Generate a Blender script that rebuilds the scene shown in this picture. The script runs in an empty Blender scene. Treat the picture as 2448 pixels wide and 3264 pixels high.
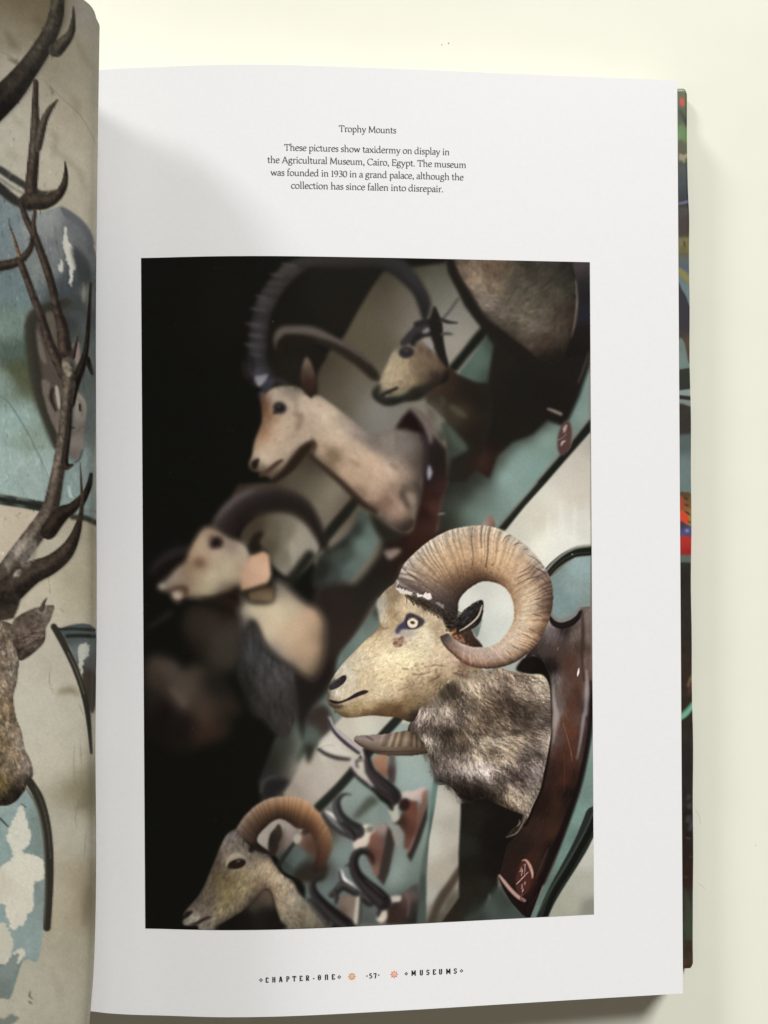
import bpy, math
import numpy as np
from mathutils import Vector

# ---------------------------------------------------------------- camera, light, exposure
scene = bpy.context.scene
CAM_H = 0.235                       # metres above the table, looking straight down
cam_data = bpy.data.cameras.new('camera')
cam_data.sensor_fit = 'VERTICAL'
cam_data.sensor_height = 36.0
cam_data.lens = 27.0
cam_data.clip_start = 0.01
cam_data.clip_end = 50.0
cam = bpy.data.objects.new('camera', cam_data)
cam.location = (0, 0, CAM_H)
cam.rotation_euler = (0, 0, 0)
scene.collection.objects.link(cam)
scene.camera = cam

world = bpy.data.worlds.new('World')
scene.world = world
world.use_nodes = True
world.node_tree.nodes['Background'].inputs[0].default_value = (1.0, 0.87, 0.70, 1)
world.node_tree.nodes['Background'].inputs[1].default_value = 0.13


def area_lamp(name, loc, size, size_y, power, color):
    d = bpy.data.lights.new(name, 'AREA')
    d.shape = 'RECTANGLE'
    d.size, d.size_y = size, size_y
    d.energy = power
    d.color = color
    o = bpy.data.objects.new(name, d)
    o.location = loc
    o.rotation_euler = Vector((-loc[0], -loc[1], 0.02 - loc[2])).to_track_quat('-Z', 'Y').to_euler()
    scene.collection.objects.link(o)
    return o


# a low window to the upper left throws the shadow of the curled leaf across the page;
# the stronger one at the top (a little to the right) lights the page and shades the foot of the book
area_lamp('window_light', (-7.1, 8.1, 4.5), 2.2, 2.2, 700.0, (1.0, 0.985, 0.965))
area_lamp('room_light', (4.00, 9.20, 6.60), 3.0, 3.0, 1760.0, (1.0, 0.985, 0.955))

scene.view_settings.view_transform = 'Standard'
scene.view_settings.look = 'None'
scene.view_settings.exposure = 0.09
scene.view_settings.gamma = 1.0
scene.view_settings.use_curve_mapping = False

# ---------------------------------------------------------------- ink painter
# A small numpy painter: every printed picture is built up from traced shapes and
# ends as ink colours on the vertices of the sheet it is printed on.
CROPS = {'A': (440, 800, 3.), 'B': (993, 800, 3.), 'C': (1400, 800, 3.), 'D': (440, 1537, 3.), 'E': (993, 1537, 3.),
         'F': (1400, 1537, 3.), 'G': (440, 2260, 3.), 'H': (993, 2260, 3.), 'I': (1400, 2260, 3.),
         'J': (0, 0, 2.07375), 'K': (0, 1000, 2.07375), 'L': (0, 2000, 1.75), 'M': (1900, 150, 3.027),
         'N': (2048, 1500, 1.255), 'O': (2100, 800, 2.4578), 'Q': (2150, 2500, 2.896), 'S': (0, 0, 1.)}


def P(txt):
    """'A 10,20 30,40 B 1,2' -> array of points"""
    out = []
    c = CROPS['S']
    for t in txt.split():
        if t in CROPS:
            c = CROPS[t]
        else:
            x, y = t.split(',')
            out.append((c[0] + float(x) / c[2], c[1] + float(y) / c[2]))
    return np.array(out)


def Q(txt):
    """'A 10,20:r,g,b ...' -> (points, colours)"""
    pts, cols = [], []
    c = CROPS['S']
    for t in txt.split():
        if t in CROPS:
            c = CROPS[t]
        else:
            p, k = t.split(':')
            x, y = p.split(',')
            pts.append((c[0] + float(x) / c[2], c[1] + float(y) / c[2]))
            cols.append([float(v) / 255 for v in k.split(',')])
    return np.array(pts), np.array(cols)


def smooth(pts, closed=True, n=6):
    pts = np.asarray(pts, float)
    if closed:
        p0, p1, p2, p3 = np.roll(pts, 1, 0), pts, np.roll(pts, -1, 0), np.roll(pts, -2, 0)
    else:
        e = np.vstack([2 * pts[0] - pts[1], pts, 2 * pts[-1] - pts[-2]])
        p0, p1, p2, p3 = e[:-3], e[1:-2], e[2:-1], e[3:]
    out = []
    for t in np.linspace(0, 1, n, endpoint=False):
        out.append(0.5 * (2 * p1 + (p2 - p0) * t + (2 * p0 - 5 * p1 + 4 * p2 - p3) * t * t + (3 * p1 - p0 - 3 * p2 + p3) * t ** 3))
    r = np.stack(out, 1).reshape(-1, pts.shape[1])
    if not closed:
        r = np.vstack([r, pts[-1:]])
    return r


def box1(a, r, axis):
    if r < 1:
        return a
    n = a.shape[axis]
    pad = [(0, 0)] * a.ndim
    pad[axis] = (r + 1, r)
    c = np.cumsum(np.pad(a, pad, mode='edge'), axis=axis)
    hi = np.take(c, np.arange(2 * r + 1, 2 * r + 1 + n), axis=axis)
    lo = np.take(c, np.arange(0, n), axis=axis)
    return (hi - lo) / (2 * r + 1)


def blur(a, s):
    if s <= 0.05:
        return a
    if s < 1.0:
        k = 0.5 * s * s
        for ax in (0, 1):
            pad = [(0, 0)] * a.ndim
            pad[ax] = (1, 1)
            b = np.pad(a, pad, mode='edge')
            n = a.shape[ax]
            a = (1 - 2 * k) * a + k * (np.take(b, np.arange(0, n), axis=ax) + np.take(b, np.arange(2, n + 2), axis=ax))
        return a
    r = max(1, int(round((math.sqrt(4 * s * s + 1) - 1) / 2)))
    for _ in range(3):
        a = box1(box1(a, r, 0), r, 1)
    return a


class Canvas:
    def __init__(self, x0, y0, x1, y1, s, base, seed=3):
        self.x0, self.y0, self.s = x0, y0, s
        self.W, self.H = int((x1 - x0) * s), int((y1 - y0) * s)
        self.img = np.ones((self.H, self.W, 3)) * (np.array(base) / 255.)
        self.lab = np.zeros((self.H, self.W), np.int16)
        self.rng = np.random.RandomState(seed)

    def px(self, pts):
        return (np.asarray(pts, float) - (self.x0, self.y0)) * self.s

    def box(self, p, pad):
        a = np.floor(p.min(0)).astype(int) - pad
        b = np.ceil(p.max(0)).astype(int) + pad
        return max(a[0], 0), max(a[1], 0), min(b[0], self.W), min(b[1], self.H)

    def mask(self, pts, bl=1.0):
        """antialiased, blurred coverage of a polygon (non-zero winding)"""
        p = self.px(pts)
        bl = bl * self.s
        x0, y0, x1, y1 = self.box(p, int(bl * 3) + 3)
        if x1 <= x0 or y1 <= y0:
            return None
        SS = 3
        w, h = (x1 - x0) * SS, (y1 - y0) * SS
        acc = np.zeros((h, w + 1), np.int32)
        q = (p - (x0, y0)) * SS
        a, b = q, np.roll(q, -1, 0)
        for (ax, ay), (bx, by) in zip(a, b):
            if ay == by:
                continue
            d = 1
            if ay > by:
                ax, ay, bx, by, d = bx, by, ax, ay, -1
            r0, r1 = max(0, int(math.ceil(ay - 0.5))), min(h, int(math.ceil(by - 0.5)))
            if r1 <= r0:
                continue
            rows = np.arange(r0, r1)
            xs = ax + (rows + 0.5 - ay) * (bx - ax) / (by - ay)
            acc[rows, np.clip(np.ceil(xs - 0.5), 0, w).astype(int)] += d
        m = (np.cumsum(acc, 1)[:, :w] != 0).astype(float)
        m = m.reshape(y1 - y0, SS, x1 - x0, SS).mean((1, 3))
        return (x0, y0, x1, y1), blur(m, bl)

    def field(self, bx, samples, soft=14., power=2.3):
        pts, cols = samples
        p = self.px(pts)
        x0, y0, x1, y1 = bx
        st = 2
        X, Y = np.meshgrid(np.arange(x0, x1, st), np.arange(y0, y1, st))
        num = np.zeros(X.shape + (3,))
        den = np.zeros(X.shape)
        for (a, b), c in zip(p, cols):
            w = 1. / ((X - a) ** 2 + (Y - b) ** 2 + (soft * self.s) ** 2) ** power
            num += w[..., None] * c
            den += w
        f = num / den[..., None]
        f = np.repeat(np.repeat(f, st, 0), st, 1)[:y1 - y0, :x1 - x0]
        return blur(f, max(1.2, soft * self.s * .45))

    def noise(self, shape, scale):
        h, w = shape
        n = self.rng.randn(h, w)
        b = blur(n, scale * self.s)
        return b / (b.std() + 1e-9)

    def comp(self, bx, m, col, alpha=1., label=None):
        x0, y0, x1, y1 = bx
        v = self.img[y0:y1, x0:x1]
        a = (m * alpha)[..., None]
        self.img[y0:y1, x0:x1] = v * (1 - a) + col * a
        if label is not None:
            self.lab[y0:y1, x0:x1][m > 0.5] = label

    def poly(self, txt, col, bl=1.0, sm=True, alpha=1., label=None, mott=(), soft=14., jag=0.):
        pts = P(txt) if isinstance(txt, str) else txt
        if sm:
            pts = smooth(pts)
        if jag:                            # flaked, torn outline
            q = np.vstack([pts + (np.roll(pts, -1, 0) - pts) * t for t in (0, .5)]).reshape(2, -1, 2).transpose(1, 0, 2).reshape(-1, 2)
            n_ = self.rng.randn(*q.shape)
            pts = q + (n_ + np.roll(n_, 1, 0)) * jag * .7
        r = self.mask(pts, bl)
        if r is None:
            return None
        bx, m = r
        if isinstance(col, str):
            col = self.field(bx, Q(col), soft)
        else:
            col = np.ones(m.shape + (3,)) * (np.array(col) / 255.)
        for sc, am in mott:
            col = np.clip(col * (1 + .35 * am * self.noise(m.shape, sc))[..., None], 0, 1)
        self.comp(bx, m, col, alpha, label)
        return pts

    def ell(self, txt, rx, ry, ang, col, bl=1., alpha=1., label=None):
        c = P(txt)[0]
        t = np.linspace(0, 2 * math.pi, 40, endpoint=False)
        ca, sa = math.cos(math.radians(ang)), math.sin(math.radians(ang))
        x, y = rx * np.cos(t), ry * np.sin(t)
        self.poly(np.stack([c[0] + x * ca - y * sa, c[1] + x * sa + y * ca], 1), col, bl, False, alpha, label)

    def line(self, txt, wid, col, bl=1., alpha=1., label=None, sm=True):
        """tapered stroke; wid = half widths in source pixels along it"""
        p = P(txt) if isinstance(txt, str) else txt
        if sm and len(p) > 2:
            p = smooth(p, False, 8)
        elif len(p) == 2:
            p = np.array([p[0] + (p[1] - p[0]) * t for t in np.linspace(0, 1, 8)])
        w = np.interp(np.linspace(0, 1, len(p)), np.linspace(0, 1, len(wid)), wid)
        d = np.gradient(p, axis=0)
        d /= np.linalg.norm(d, axis=1)[:, None] + 1e-9
        n = np.stack([-d[:, 1], d[:, 0]], 1) * w[:, None]
        def cap(c0, d0, r):             # rounded ends
            e = np.array([-d0[1], d0[0]])
            return [c0 + r * (math.sin(t) * d0 + math.cos(t) * e) for t in np.linspace(0, math.pi, 7)[1:-1]]
        end = cap(p[-1], d[-1], w[-1])
        beg = cap(p[0], -d[0], w[0])
        self.poly(np.vstack([p + n, end, (p - n)[::-1], beg]), col, bl, False, alpha, label)

    def limb(self, txt, wid, col, bl=1., alpha=1., label=None, hi=.30, lo=.32):
        """a round horn or antler: a stroke with a lit and a shaded flank and a rough skin"""
        p = smooth(P(txt), False, 8)
        self.line(p, wid, col, bl, alpha, label, sm=False)
        w = np.interp(np.linspace(0, 1, len(p)), np.linspace(0, 1, len(wid)), wid)
        d = np.gradient(p, axis=0)
        d /= np.linalg.norm(d, axis=1)[:, None] + 1e-9
        n = np.stack([-d[:, 1], d[:, 0]], 1)
        s = np.where((n @ np.array([-.7, -.7])) > 0, 1., -1.)
        s = np.sign(s.mean()) or 1.
        for off, wf, k in ((.34 * s, .36, 1 + hi), (-.62 * s, .40, 1 - lo)):
            q = p + n * (w * off)[:, None]
            e = np.stack([-d[:, 1], d[:, 0]], 1) * (w * wf)[:, None]
            r = self.mask(np.vstack([q + e, (q - e)[::-1]]), max(bl, .35 * float(np.mean(w)) * .6))
            if r is None:
                continue
            bx, m = r
            x0, y0, x1, y1 = bx
            self.img[y0:y1, x0:x1] = np.clip(self.img[y0:y1, x0:x1] * (1 + (k - 1) * m * alpha)[..., None], 0, 1)

    def volume(self, txt, sigma, dx, dy, k, sm=True):
        """round a shape off: darker towards the edges, most on the side (dx, dy) points to"""
        pts = P(txt) if isinstance(txt, str) else txt
        pts = smooth(pts) if sm else pts
        bx, m = self.mask(pts, 1.5)
        x0, y0, x1, y1 = bx
        big = np.zeros((self.H, self.W))
        r2 = self.mask(pts - np.array([dx, dy]), sigma)
        a0, b0, a1, b1 = r2[0]
        big[b0:b1, a0:a1] = r2[1]
        f = 1 - k * (1 - np.clip(big[y0:y1, x0:x1] * 1.25, 0, 1)) * m
        self.img[y0:y1, x0:x1] *= f[..., None]

    def tint(self, txt, mul, bl=4., sm=True):
        pts = P(txt)
        bx, m = self.mask(smooth(pts) if sm else pts, bl)
        x0, y0, x1, y1 = bx
        v = self.img[y0:y1, x0:x1]
        self.img[y0:y1, x0:x1] = np.clip(v * (1 + (np.array(mul) - 1) * m[..., None]), 0, 1)

    def soften(self, txt, s):
        pts = smooth(P(txt))
        bx, m = self.mask(pts, 8.)
        x0, y0, x1, y1 = bx
        v = self.img[y0:y1, x0:x1]
        self.img[y0:y1, x0:x1] = v + (blur(v, s * self.s) - v) * m[..., None]

    def sharpen(self, labels, sigma, amount):
        m = blur(np.isin(self.lab, labels).astype(float), 2.)[..., None]
        self.img = np.clip(self.img + (self.img - blur(self.img, sigma)) * amount * m, 0, 1)

    def loft(self, outer, inner, grid, bl=1., label=None, ring=None, alpha=1.):
        """a surface between two curves; grid[u][v] colours; ring(u, v) multiplies them"""
        o, i = P(outer), P(inner)
        n = len(o)
        o, i = smooth(o, False, 40), smooth(i, False, 40)
        nu = len(o)
        L = max(np.linalg.norm(np.diff(o, axis=0), axis=1).sum(), np.linalg.norm(np.diff(i, axis=0), axis=1).sum()) * self.s
        Wd = np.linalg.norm(o - i, axis=1).max() * self.s
        NU, NV = int(L * 2.2) + 8, int(Wd * 2.2) + 6
        uu = np.linspace(0, nu - 1, NU)
        k = np.minimum(uu.astype(int), nu - 2)
        f = (uu - k)[:, None]
        O, I = o[k] * (1 - f) + o[k + 1] * f, i[k] * (1 - f) + i[k + 1] * f
        v = np.linspace(0, 1, NV)
        X = O[:, None] * (1 - v)[None, :, None] + I[:, None] * v[None, :, None]
        ku = np.array([g[0] for g in grid], float) / (n - 1)
        cg = np.array([g[1] for g in grid], float) / 255.
        u = np.linspace(0, 1, NU)
        C = np.zeros((NU, NV, 3))
        kv = np.linspace(0, 1, cg.shape[1])
        for ch in range(3):
            tmp = np.stack([np.interp(u, ku, cg[:, j, ch]) for j in range(cg.shape[1])], 1)
            for q in range(NU):
                C[q, :, ch] = np.interp(v, kv, tmp[q])
        if ring is not None:
            C = np.clip(C * ring(u[:, None] * np.ones((1, NV)), v[None] * np.ones((NU, 1)))[..., None], 0, 1)
        p = self.px(X.reshape(-1, 2))
        bx = self.box(p, int(bl * self.s * 3) + 3)
        x0, y0, x1, y1 = bx
        w, h = x1 - x0, y1 - y0
        xi, yi = np.round(p[:, 0] - x0 - .5).astype(int), np.round(p[:, 1] - y0 - .5).astype(int)
        ok = (xi >= 0) & (xi < w) & (yi >= 0) & (yi < h)
        idx = yi[ok] * w + xi[ok]
        cnt = np.bincount(idx, minlength=w * h).reshape(h, w).astype(float)
        col = np.stack([np.bincount(idx, C.reshape(-1, 3)[ok, ch], w * h).reshape(h, w) for ch in range(3)], 2)
        m = (cnt > 0).astype(float)
        c1 = col / np.maximum(cnt, 1)[..., None]
        bs = max(1.5, bl * self.s)
        spread = blur(c1 * m[..., None], bs) / np.maximum(blur(m, bs), 1e-4)[..., None]
        c1 = np.where(m[..., None] > 0, c1, spread)
        if bl * self.s > 1.2:
            c1 = spread
        self.comp(bx, blur(m, max(0.7, bl * self.s)), c1, alpha, label)

    def fur(self, txt, dirs, n, length, jit=.25, wid=1, alpha=.8, bl=0.5, sm=True, over=0., curl=.25):
        """hair strokes inside a shape; dirs: 'A x,y:angle,0,0' (degrees, y down)"""
        pts = P(txt) if isinstance(txt, str) else txt
        if sm:
            pts = smooth(pts)
        r = self.mask(pts, 1.)
        if r is None:
            return
        bx, m = r
        x0, y0, x1, y1 = bx
        dp, da = Q(dirs)
        da = da[:, 0] * 255
        dp = self.px(dp)
        ys, xs = np.nonzero(m > .5)
        k = self.rng.randint(0, len(xs), n)
        X, Y = xs[k] + x0 + self.rng.rand(n), ys[k] + y0 + self.rng.rand(n)
        num, den = np.zeros((n, 2)), np.zeros(n)
        for (a, b), t in zip(dp, da):
            w = 1. / ((X - a) ** 2 + (Y - b) ** 2 + 100) ** 1.5
            num += w[:, None] * np.array([math.cos(math.radians(t)), math.sin(math.radians(t))])
            den += w
        ang = np.arctan2(num[:, 1], num[:, 0]) + self.rng.randn(n) * .28
        base = self.img[ys[k] + y0, xs[k] + x0]
        col = np.clip(base * (1 + jit * self.rng.randn(n))[:, None] * (1 + .015 * self.rng.randn(n, 3)), 0, 1)
        L = length * self.s * (.6 + .8 * self.rng.rand(n))
        bend = self.rng.randn(n) * curl
        steps = max(4, int(length * self.s * 1.5))
        h, w = self.H, self.W
        acc, cnt = np.zeros((h * w, 3)), np.zeros(h * w)
        cx, cy = X.copy(), Y.copy()
        for t in range(steps):
            f = t / steps
            a = ang + bend * f
            cx += np.cos(a) * L / steps
            cy += np.sin(a) * L / steps
            xi, yi = cx.astype(int), cy.astype(int)
            ok = (xi >= 0) & (xi < w) & (yi >= 0) & (yi < h)
            wt = np.full(ok.sum(), (1 - f) ** .6)
            idx = yi[ok] * w + xi[ok]
            cnt += np.bincount(idx, wt, h * w)
            for ch in range(3):
                acc[:, ch] += np.bincount(idx, wt * col[ok, ch], h * w)
        cnt, acc = cnt.reshape(h, w), acc.reshape(h, w, 3)
        cnt, acc = blur(cnt, bl), blur(acc, bl)
        c = acc / np.maximum(cnt, 1e-4)[..., None]
        a = np.clip(cnt * 1.6, 0, 1) * alpha
        full = np.zeros((h, w))
        full[y0:y1, x0:x1] = m if over <= 0 else np.maximum(m, .9)
        a = (a * full)[..., None]
        self.img = self.img * (1 - a) + c * a

    def flecks(self, txt, n, size, col, alpha=.5, sm=True):
        pts = P(txt) if isinstance(txt, str) else txt
        bx, m = self.mask(smooth(pts) if sm else pts, 2.)
        x0, y0, x1, y1 = bx
        a = np.zeros(m.shape)
        ys, xs = np.nonzero(m > .7)
        k = self.rng.randint(0, len(xs), n)
        a[ys[k], xs[k]] = (.3 + self.rng.rand(n)) * size
        a = blur(a, .8 + .12 * size)
        a = np.clip(a * (1 + .5 * self.noise(m.shape, 3)) * 2.2, 0, 1) * alpha * m
        self.comp(bx, a, np.ones(m.shape + (3,)) * np.array(col) / 255.)

    def texture(self, txt, mott, sm=True):
        """multiply what is there by soft noise"""
        pts = P(txt) if isinstance(txt, str) else txt
        r = self.mask(smooth(pts) if sm else pts, 1.)
        bx, m = r
        x0, y0, x1, y1 = bx
        f = np.ones(m.shape)
        for sc, am in mott:
            f += .45 * am * self.noise(m.shape, sc)
        self.img[y0:y1, x0:x1] *= (1 + (f - 1) * m)[..., None]

    def sample(self, x, y):
        """bilinear ink colour and label at source pixels"""
        u = np.clip((np.asarray(x) - self.x0) * self.s - .5, 0, self.W - 1.001)
        v = np.clip((np.asarray(y) - self.y0) * self.s - .5, 0, self.H - 1.001)
        i, j = u.astype(int), v.astype(int)
        f, g = (u - i)[..., None], (v - j)[..., None]
        a = self.img
        return (a[j, i] * (1 - f) * (1 - g) + a[j, i + 1] * f * (1 - g) + a[j + 1, i] * (1 - f) * g + a[j + 1, i + 1] * f * g)

    def label_at(self, x, y):
        i = np.clip(((np.asarray(x) - self.x0) * self.s).astype(int), 0, self.W - 1)
        j = np.clip(((np.asarray(y) - self.y0) * self.s).astype(int), 0, self.H - 1)
        return self.lab[j, i]

def grade(a, warm=.78, cool=.60, gain=.14):
    """the printer's tone curve: cool inks greyer than warm ones, lighter middle tones"""
    l = (a * (.3, .59, .11)).sum(-1, keepdims=True)
    k = np.clip((a[..., :1] - a[..., 1:2]) * 14 + .5, 0, 1)
    a = l + (a - l) * (cool + (warm - cool) * k)
    t = np.clip((l - .22) / .35, 0, 1)
    return np.clip(a * (1 + gain * t * t * (3 - 2 * t)), 0, 1)


def paint_photograph():
    c = Canvas(440, 805, 1910, 2975, 0.5, (19, 19, 15))
    W1 = ((3, .012), (14, .016))
    # --- dim wall, from deep shade on the left to daylight on the right
    c.poly('B 690,190 1700,60 C 1700,60 I 1700,2300 H 700,2300 H -60,1700 G 1500,1500 1250,1150 1180,900 1150,700 1300,300 D 1500,2150 E 100,900 D 1400,300 1000,330 900,120 960,20 A 1300,2211 1480,2080 1659,1800 B 20,1250 130,1000 300,830 440,560 560,360',
           'B 600,400:78,69,52 690,250:58,52,40 800,600:88,80,64 960,700:112,106,95 450,800:85,76,58 650,900:86,78,60 1050,560:104,98,86 '
           'B 200,1200:80,72,55 450,1350:96,90,75 560,1480:116,113,106 300,1450:86,79,63 100,1100:62,54,42 850,300:84,76,60 960,440:98,92,80 '
           'B 1200,250:86,85,70 1250,320:94,96,82 1350,450:106,104,93 1000,130:62,57,42 1450,700:126,121,113 1350,900:136,131,119 1330,1050:126,119,106 1250,150:66,66,52 1540,650:112,108,98 '
           'C 80,700:122,119,114 120,950:134,127,114 250,600:112,108,96 '
           'A 1200,2180:60,48,38 1500,2150:82,74,58 1640,2000:62,52,40 '
           'D 1000,80:58,46,34 1200,40:72,60,46 1500,40:82,74,58 1640,90:88,80,64 1300,480:94,84,67 1550,520:138,128,113 1500,650:136,129,113 1400,700:110,102,85 1480,830:122,114,102 '
           'E 100,200:126,116,98 200,130:130,119,101 150,380:112,104,87 30,560:136,128,115 320,200:92,78,63 30,80:100,92,76 '
           'G 1600,700:148,138,128 1500,800:138,124,112 1640,500:160,152,140 G 1250,500:36,34,28 1400,350:52,56,46 1640,260:105,125,112 1300,700:46,46,44 G 1250,820:38,36,32', 5., False, mott=W1, soft=40)
    # flat dark of the room on the far left keeps a hint of brown
    c.poly('A 560,500 700,480 900,600 900,900 600,950 450,700', (30, 24, 16), 45, alpha=.45)
    c.poly('A 600,200 1000,150 1000,700 700,600', (24, 24, 15), 40, alpha=.5)
    # grey seam and dark hanging frame
    c.line('B 1400,460 1330,560 1265,640', (5, 5, 5), (70, 72, 66), 3, .7)
    # green panel at upper right
    c.poly('B 1420,1150 1659,830 C 600,750 900,1100 1437,1100 1437,1600 1100,2000 920,2211 F 860,90 700,260 560,430 300,420 0,520 E 1200,520 1230,200 B 1300,2211 1290,1650',
           'B 1450,1100:60,83,68 1600,1050:75,105,90 C 400,950:72,101,86 300,1150:74,100,86 450,1200:52,70,58 500,900:50,62,52 250,1050:74,103,89 '
           'C 1350,1400:95,125,118 1400,1300:99,129,121 1250,1700:95,121,113 1000,1800:105,138,125 800,1930:105,140,130 700,2020:110,146,139 600,2160:116,156,150 880,2100:100,140,132 1420,1550:105,135,126 '
           'C 900,1620:40,42,33 780,1720:48,52,42 650,1850:58,66,54 560,1980:60,68,56 470,2120:55,62,50 350,2180:40,40,32 800,1300:24,24,18 '
           'F 600,150:100,131,123 720,100:112,142,134 400,300:94,122,112 480,380:98,128,118 250,330:74,88,74 120,350:46,50,38 380,120:66,76,64 250,60:40,40,32 800,80:106,136,128 '
           'E 1500,300:92,124,111 1380,150:52,62,52 1620,120:96,128,117 1300,60:38,36,30 1250,400:44,40,30', 4., False, mott=W1, soft=30)
    # lit lower wall on the right
    c.poly('C 1450,1700 1180,2050 1020,2211 F 640,460 1000,800 1100,1500 700,1900 I 0,900 H 1659,0 H 1400,0 F 150,900 400,900 640,460',
           'C 1350,2000:166,160,148 1430,1850:150,146,136 1200,2150:170,164,152 F 1100,200:178,176,162 1300,100:170,163,150 1350,400:178,178,168 1000,600:192,191,177 800,450:172,170,152 1200,500:186,188,177 900,300:166,162,142 700,480:158,158,146 '
           'F 450,1080:182,184,174 600,1150:196,200,190 550,1400:182,187,178 400,1000:174,176,166 650,1050:188,187,177 450,1300:178,184,174 300,1100:188,190,180 480,1500:182,188,180 400,1450:160,168,158 660,1780:140,150,140 ', 1.5, False, mott=W1, soft=30)
    c.poly('C 1446,1725 1290,1880 1170,2040 1040,2190 F 900,140 620,462 850,640 1040,880 1130,770 1240,690 1450,640', 'C 1350,2000:170,164,152 1430,1850:154,150,140 1200,2150:176,170,158 F 1100,200:190,188,174 1300,100:178,171,158 1350,400:186,186,176 1000,600:206,205,191 800,450:182,180,164 1200,550:198,200,190 900,350:182,178,160 700,480:176,175,162 1050,800:200,200,188', 1.5, False, mott=W1, soft=30)
    for a in ('F 1160,180 1180,560', 'F 1040,300 1050,560', 'F 1300,200 1290,560'):
        c.line(a, (3, 8, 3), (214, 214, 202), 5, .3)
    c.poly('C 1446,1608 1300,1790 1130,1990 940,2211 F 950,0 800,175 570,440 600,450 632,462 820,220 1024,0 C 1050,2180 1446,1728', (25, 29, 23), 2.2, False)
    c.line('F 985,0 800,200 600,440', (2, 2, 2), (44, 50, 42), 2, .6)
    # first dark beam
    c.poly('B 1659,690 1560,800 1420,980 1310,1110 1340,1150 1390,1150 1500,1010 1659,830 C 470,760 400,690', (21, 25, 18), 4., False)
    # arched panel frame
    c.poly('F 1060,910 1120,870 1200,790 1300,720 1446,705 1446,1500 1000,1500', 'F 1250,1000:116,141,141 1350,850:119,149,151 1150,1050:101,130,130 1250,1150:101,131,131 1400,1000:112,136,134 1120,920:104,130,128 1400,1150:108,130,126', 1.0, mott=((2, .03), (9, .03)), sm=False)
    c.line('F 1030,872 1100,795 1200,718 1310,668 1440,652', (14, 14, 15, 15, 16), (26, 28, 22), 1.0)
    c.line('F 1020,850 1100,760 1200,680 1310,625 1440,606', (4, 4, 4, 5, 5), (138, 138, 126), 1.5, .8)
    c.line('F 1050,880 1120,800 1210,728 1310,685 1440,672', (2.2, 2.2, 2.2), (58, 66, 58), 1., .6)
    c.ell('F 1272,690', 3, 1.6, 20, (150, 160, 150), .8)
    c.poly('F 405,440 435,365 478,312 512,325 526,360 528,440', 'F 480,350:132,104,96 440,400:140,122,112 510,400:112,78,68', 1.6)
    # middle green panel
    c.poly('E 470,260 560,330 650,480 640,580 420,900 340,960 200,1000 20,1000 60,720 280,560 400,420',
           'E 500,600:98,128,117 560,450:90,115,104 600,520:92,118,106 400,800:94,116,108 350,900:86,105,98 300,700:66,80,68 200,900:62,74,66 420,420:48,58,46 250,560:40,45,36 100,850:38,38,32 480,350:70,86,74', 7)
    c.line('E 440,150 330,290 210,430 60,620 -60,780', (14, 16, 16, 16, 15), (33, 32, 24), 5)
    # dark room behind the middle heads
    c.poly('E 60,1000 300,960 430,960 640,700 700,520 900,480 1250,480 1150,600 900,760 820,960 640,1120 520,1300 300,1700 150,2000 0,2211 H 0,400 D 1500,2211 1400,1200 1640,1150',
           'E 600,900:34,27,22 800,800:36,24,20 300,1100:48,38,34 500,1050:36,33,27 200,1500:52,40,35 150,1900:34,27,24 100,1150:42,34,30 550,700:30,28,22 1050,600:42,24,20 1100,500:40,22,18 40,2100:34,30,28 700,1050:40,36,30', 8, soft=40)
    c.poly('E 690,660 750,640 840,635 855,665 800,715 745,742 705,705', 'E 720,680:112,98,90 800,660:128,106,94 740,720:140,122,112', 5)
    c.poly('D 980,540 1040,400 1180,300 1350,270 1500,290 1620,370 E 60,520 60,680 D 1490,915 1300,810 1240,660 1120,620', 'D 1100,430:72,60,46 1300,480:96,86,69 1550,520:140,130,115 1500,650:138,131,115 1400,700:112,104,87 1480,830:124,116,104 1250,620:84,76,60 1600,600:136,128,114 1420,480:112,104,88 E 30,560:138,130,117', 5., mott=W1)
    c.line('D 1470,560 1480,700 1500,860', (5, 8, 5), (150, 143, 130), 5, .5)
    c.line('D 1640,700 1540,840 1440,960', (16, 17, 16), (32, 32, 25), 6)
    # green strip in front of the ram's muzzle
    c.poly('E 640,1170 645,1400 560,1480 400,1640 280,1760 230,1830 260,1650 400,1480 540,1300', 'E 560,1320:86,106,98 450,1500:96,120,111 350,1650:92,115,105 620,1230:62,68,58 600,1400:92,114,104 280,1740:100,124,114', 5)
    # ------------------------------------------------------------------ lower part of the wall
    c.poly('H -80,900 60,450 60,300 180,200 300,70 900,40 1000,120 700,260 400,580 60,960', 'H 500,150:178,175,160 350,200:172,165,150 100,600:164,157,145 50,750:158,149,139 250,480:160,152,138 700,120:168,165,150 200,380:182,177,166 -40,850:146,136,126', 3, False, mott=W1)
    c.poly('G 1659,330 1600,450 1480,680 1400,830 1659,900 H 0,950 100,650 60,400', 'G 1600,700:150,140,130 1500,780:140,128,116 1640,550:158,150,138 H 50,700:160,151,140', 5, mott=W1)
    c.poly('G 1659,150 1560,350 1500,520 1600,420 1659,330 H 60,350 0,100', 'G 1640,200:98,118,104 1580,400:66,76,62 H 0,300:98,116,104', 7)
    c.poly('H 120,-40 200,150 60,330 -40,520 -60,100', 'H 60,60:56,46,42 120,150:62,50,44 0,250:78,92,82 -40,420:40,42,34', 6)
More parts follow.
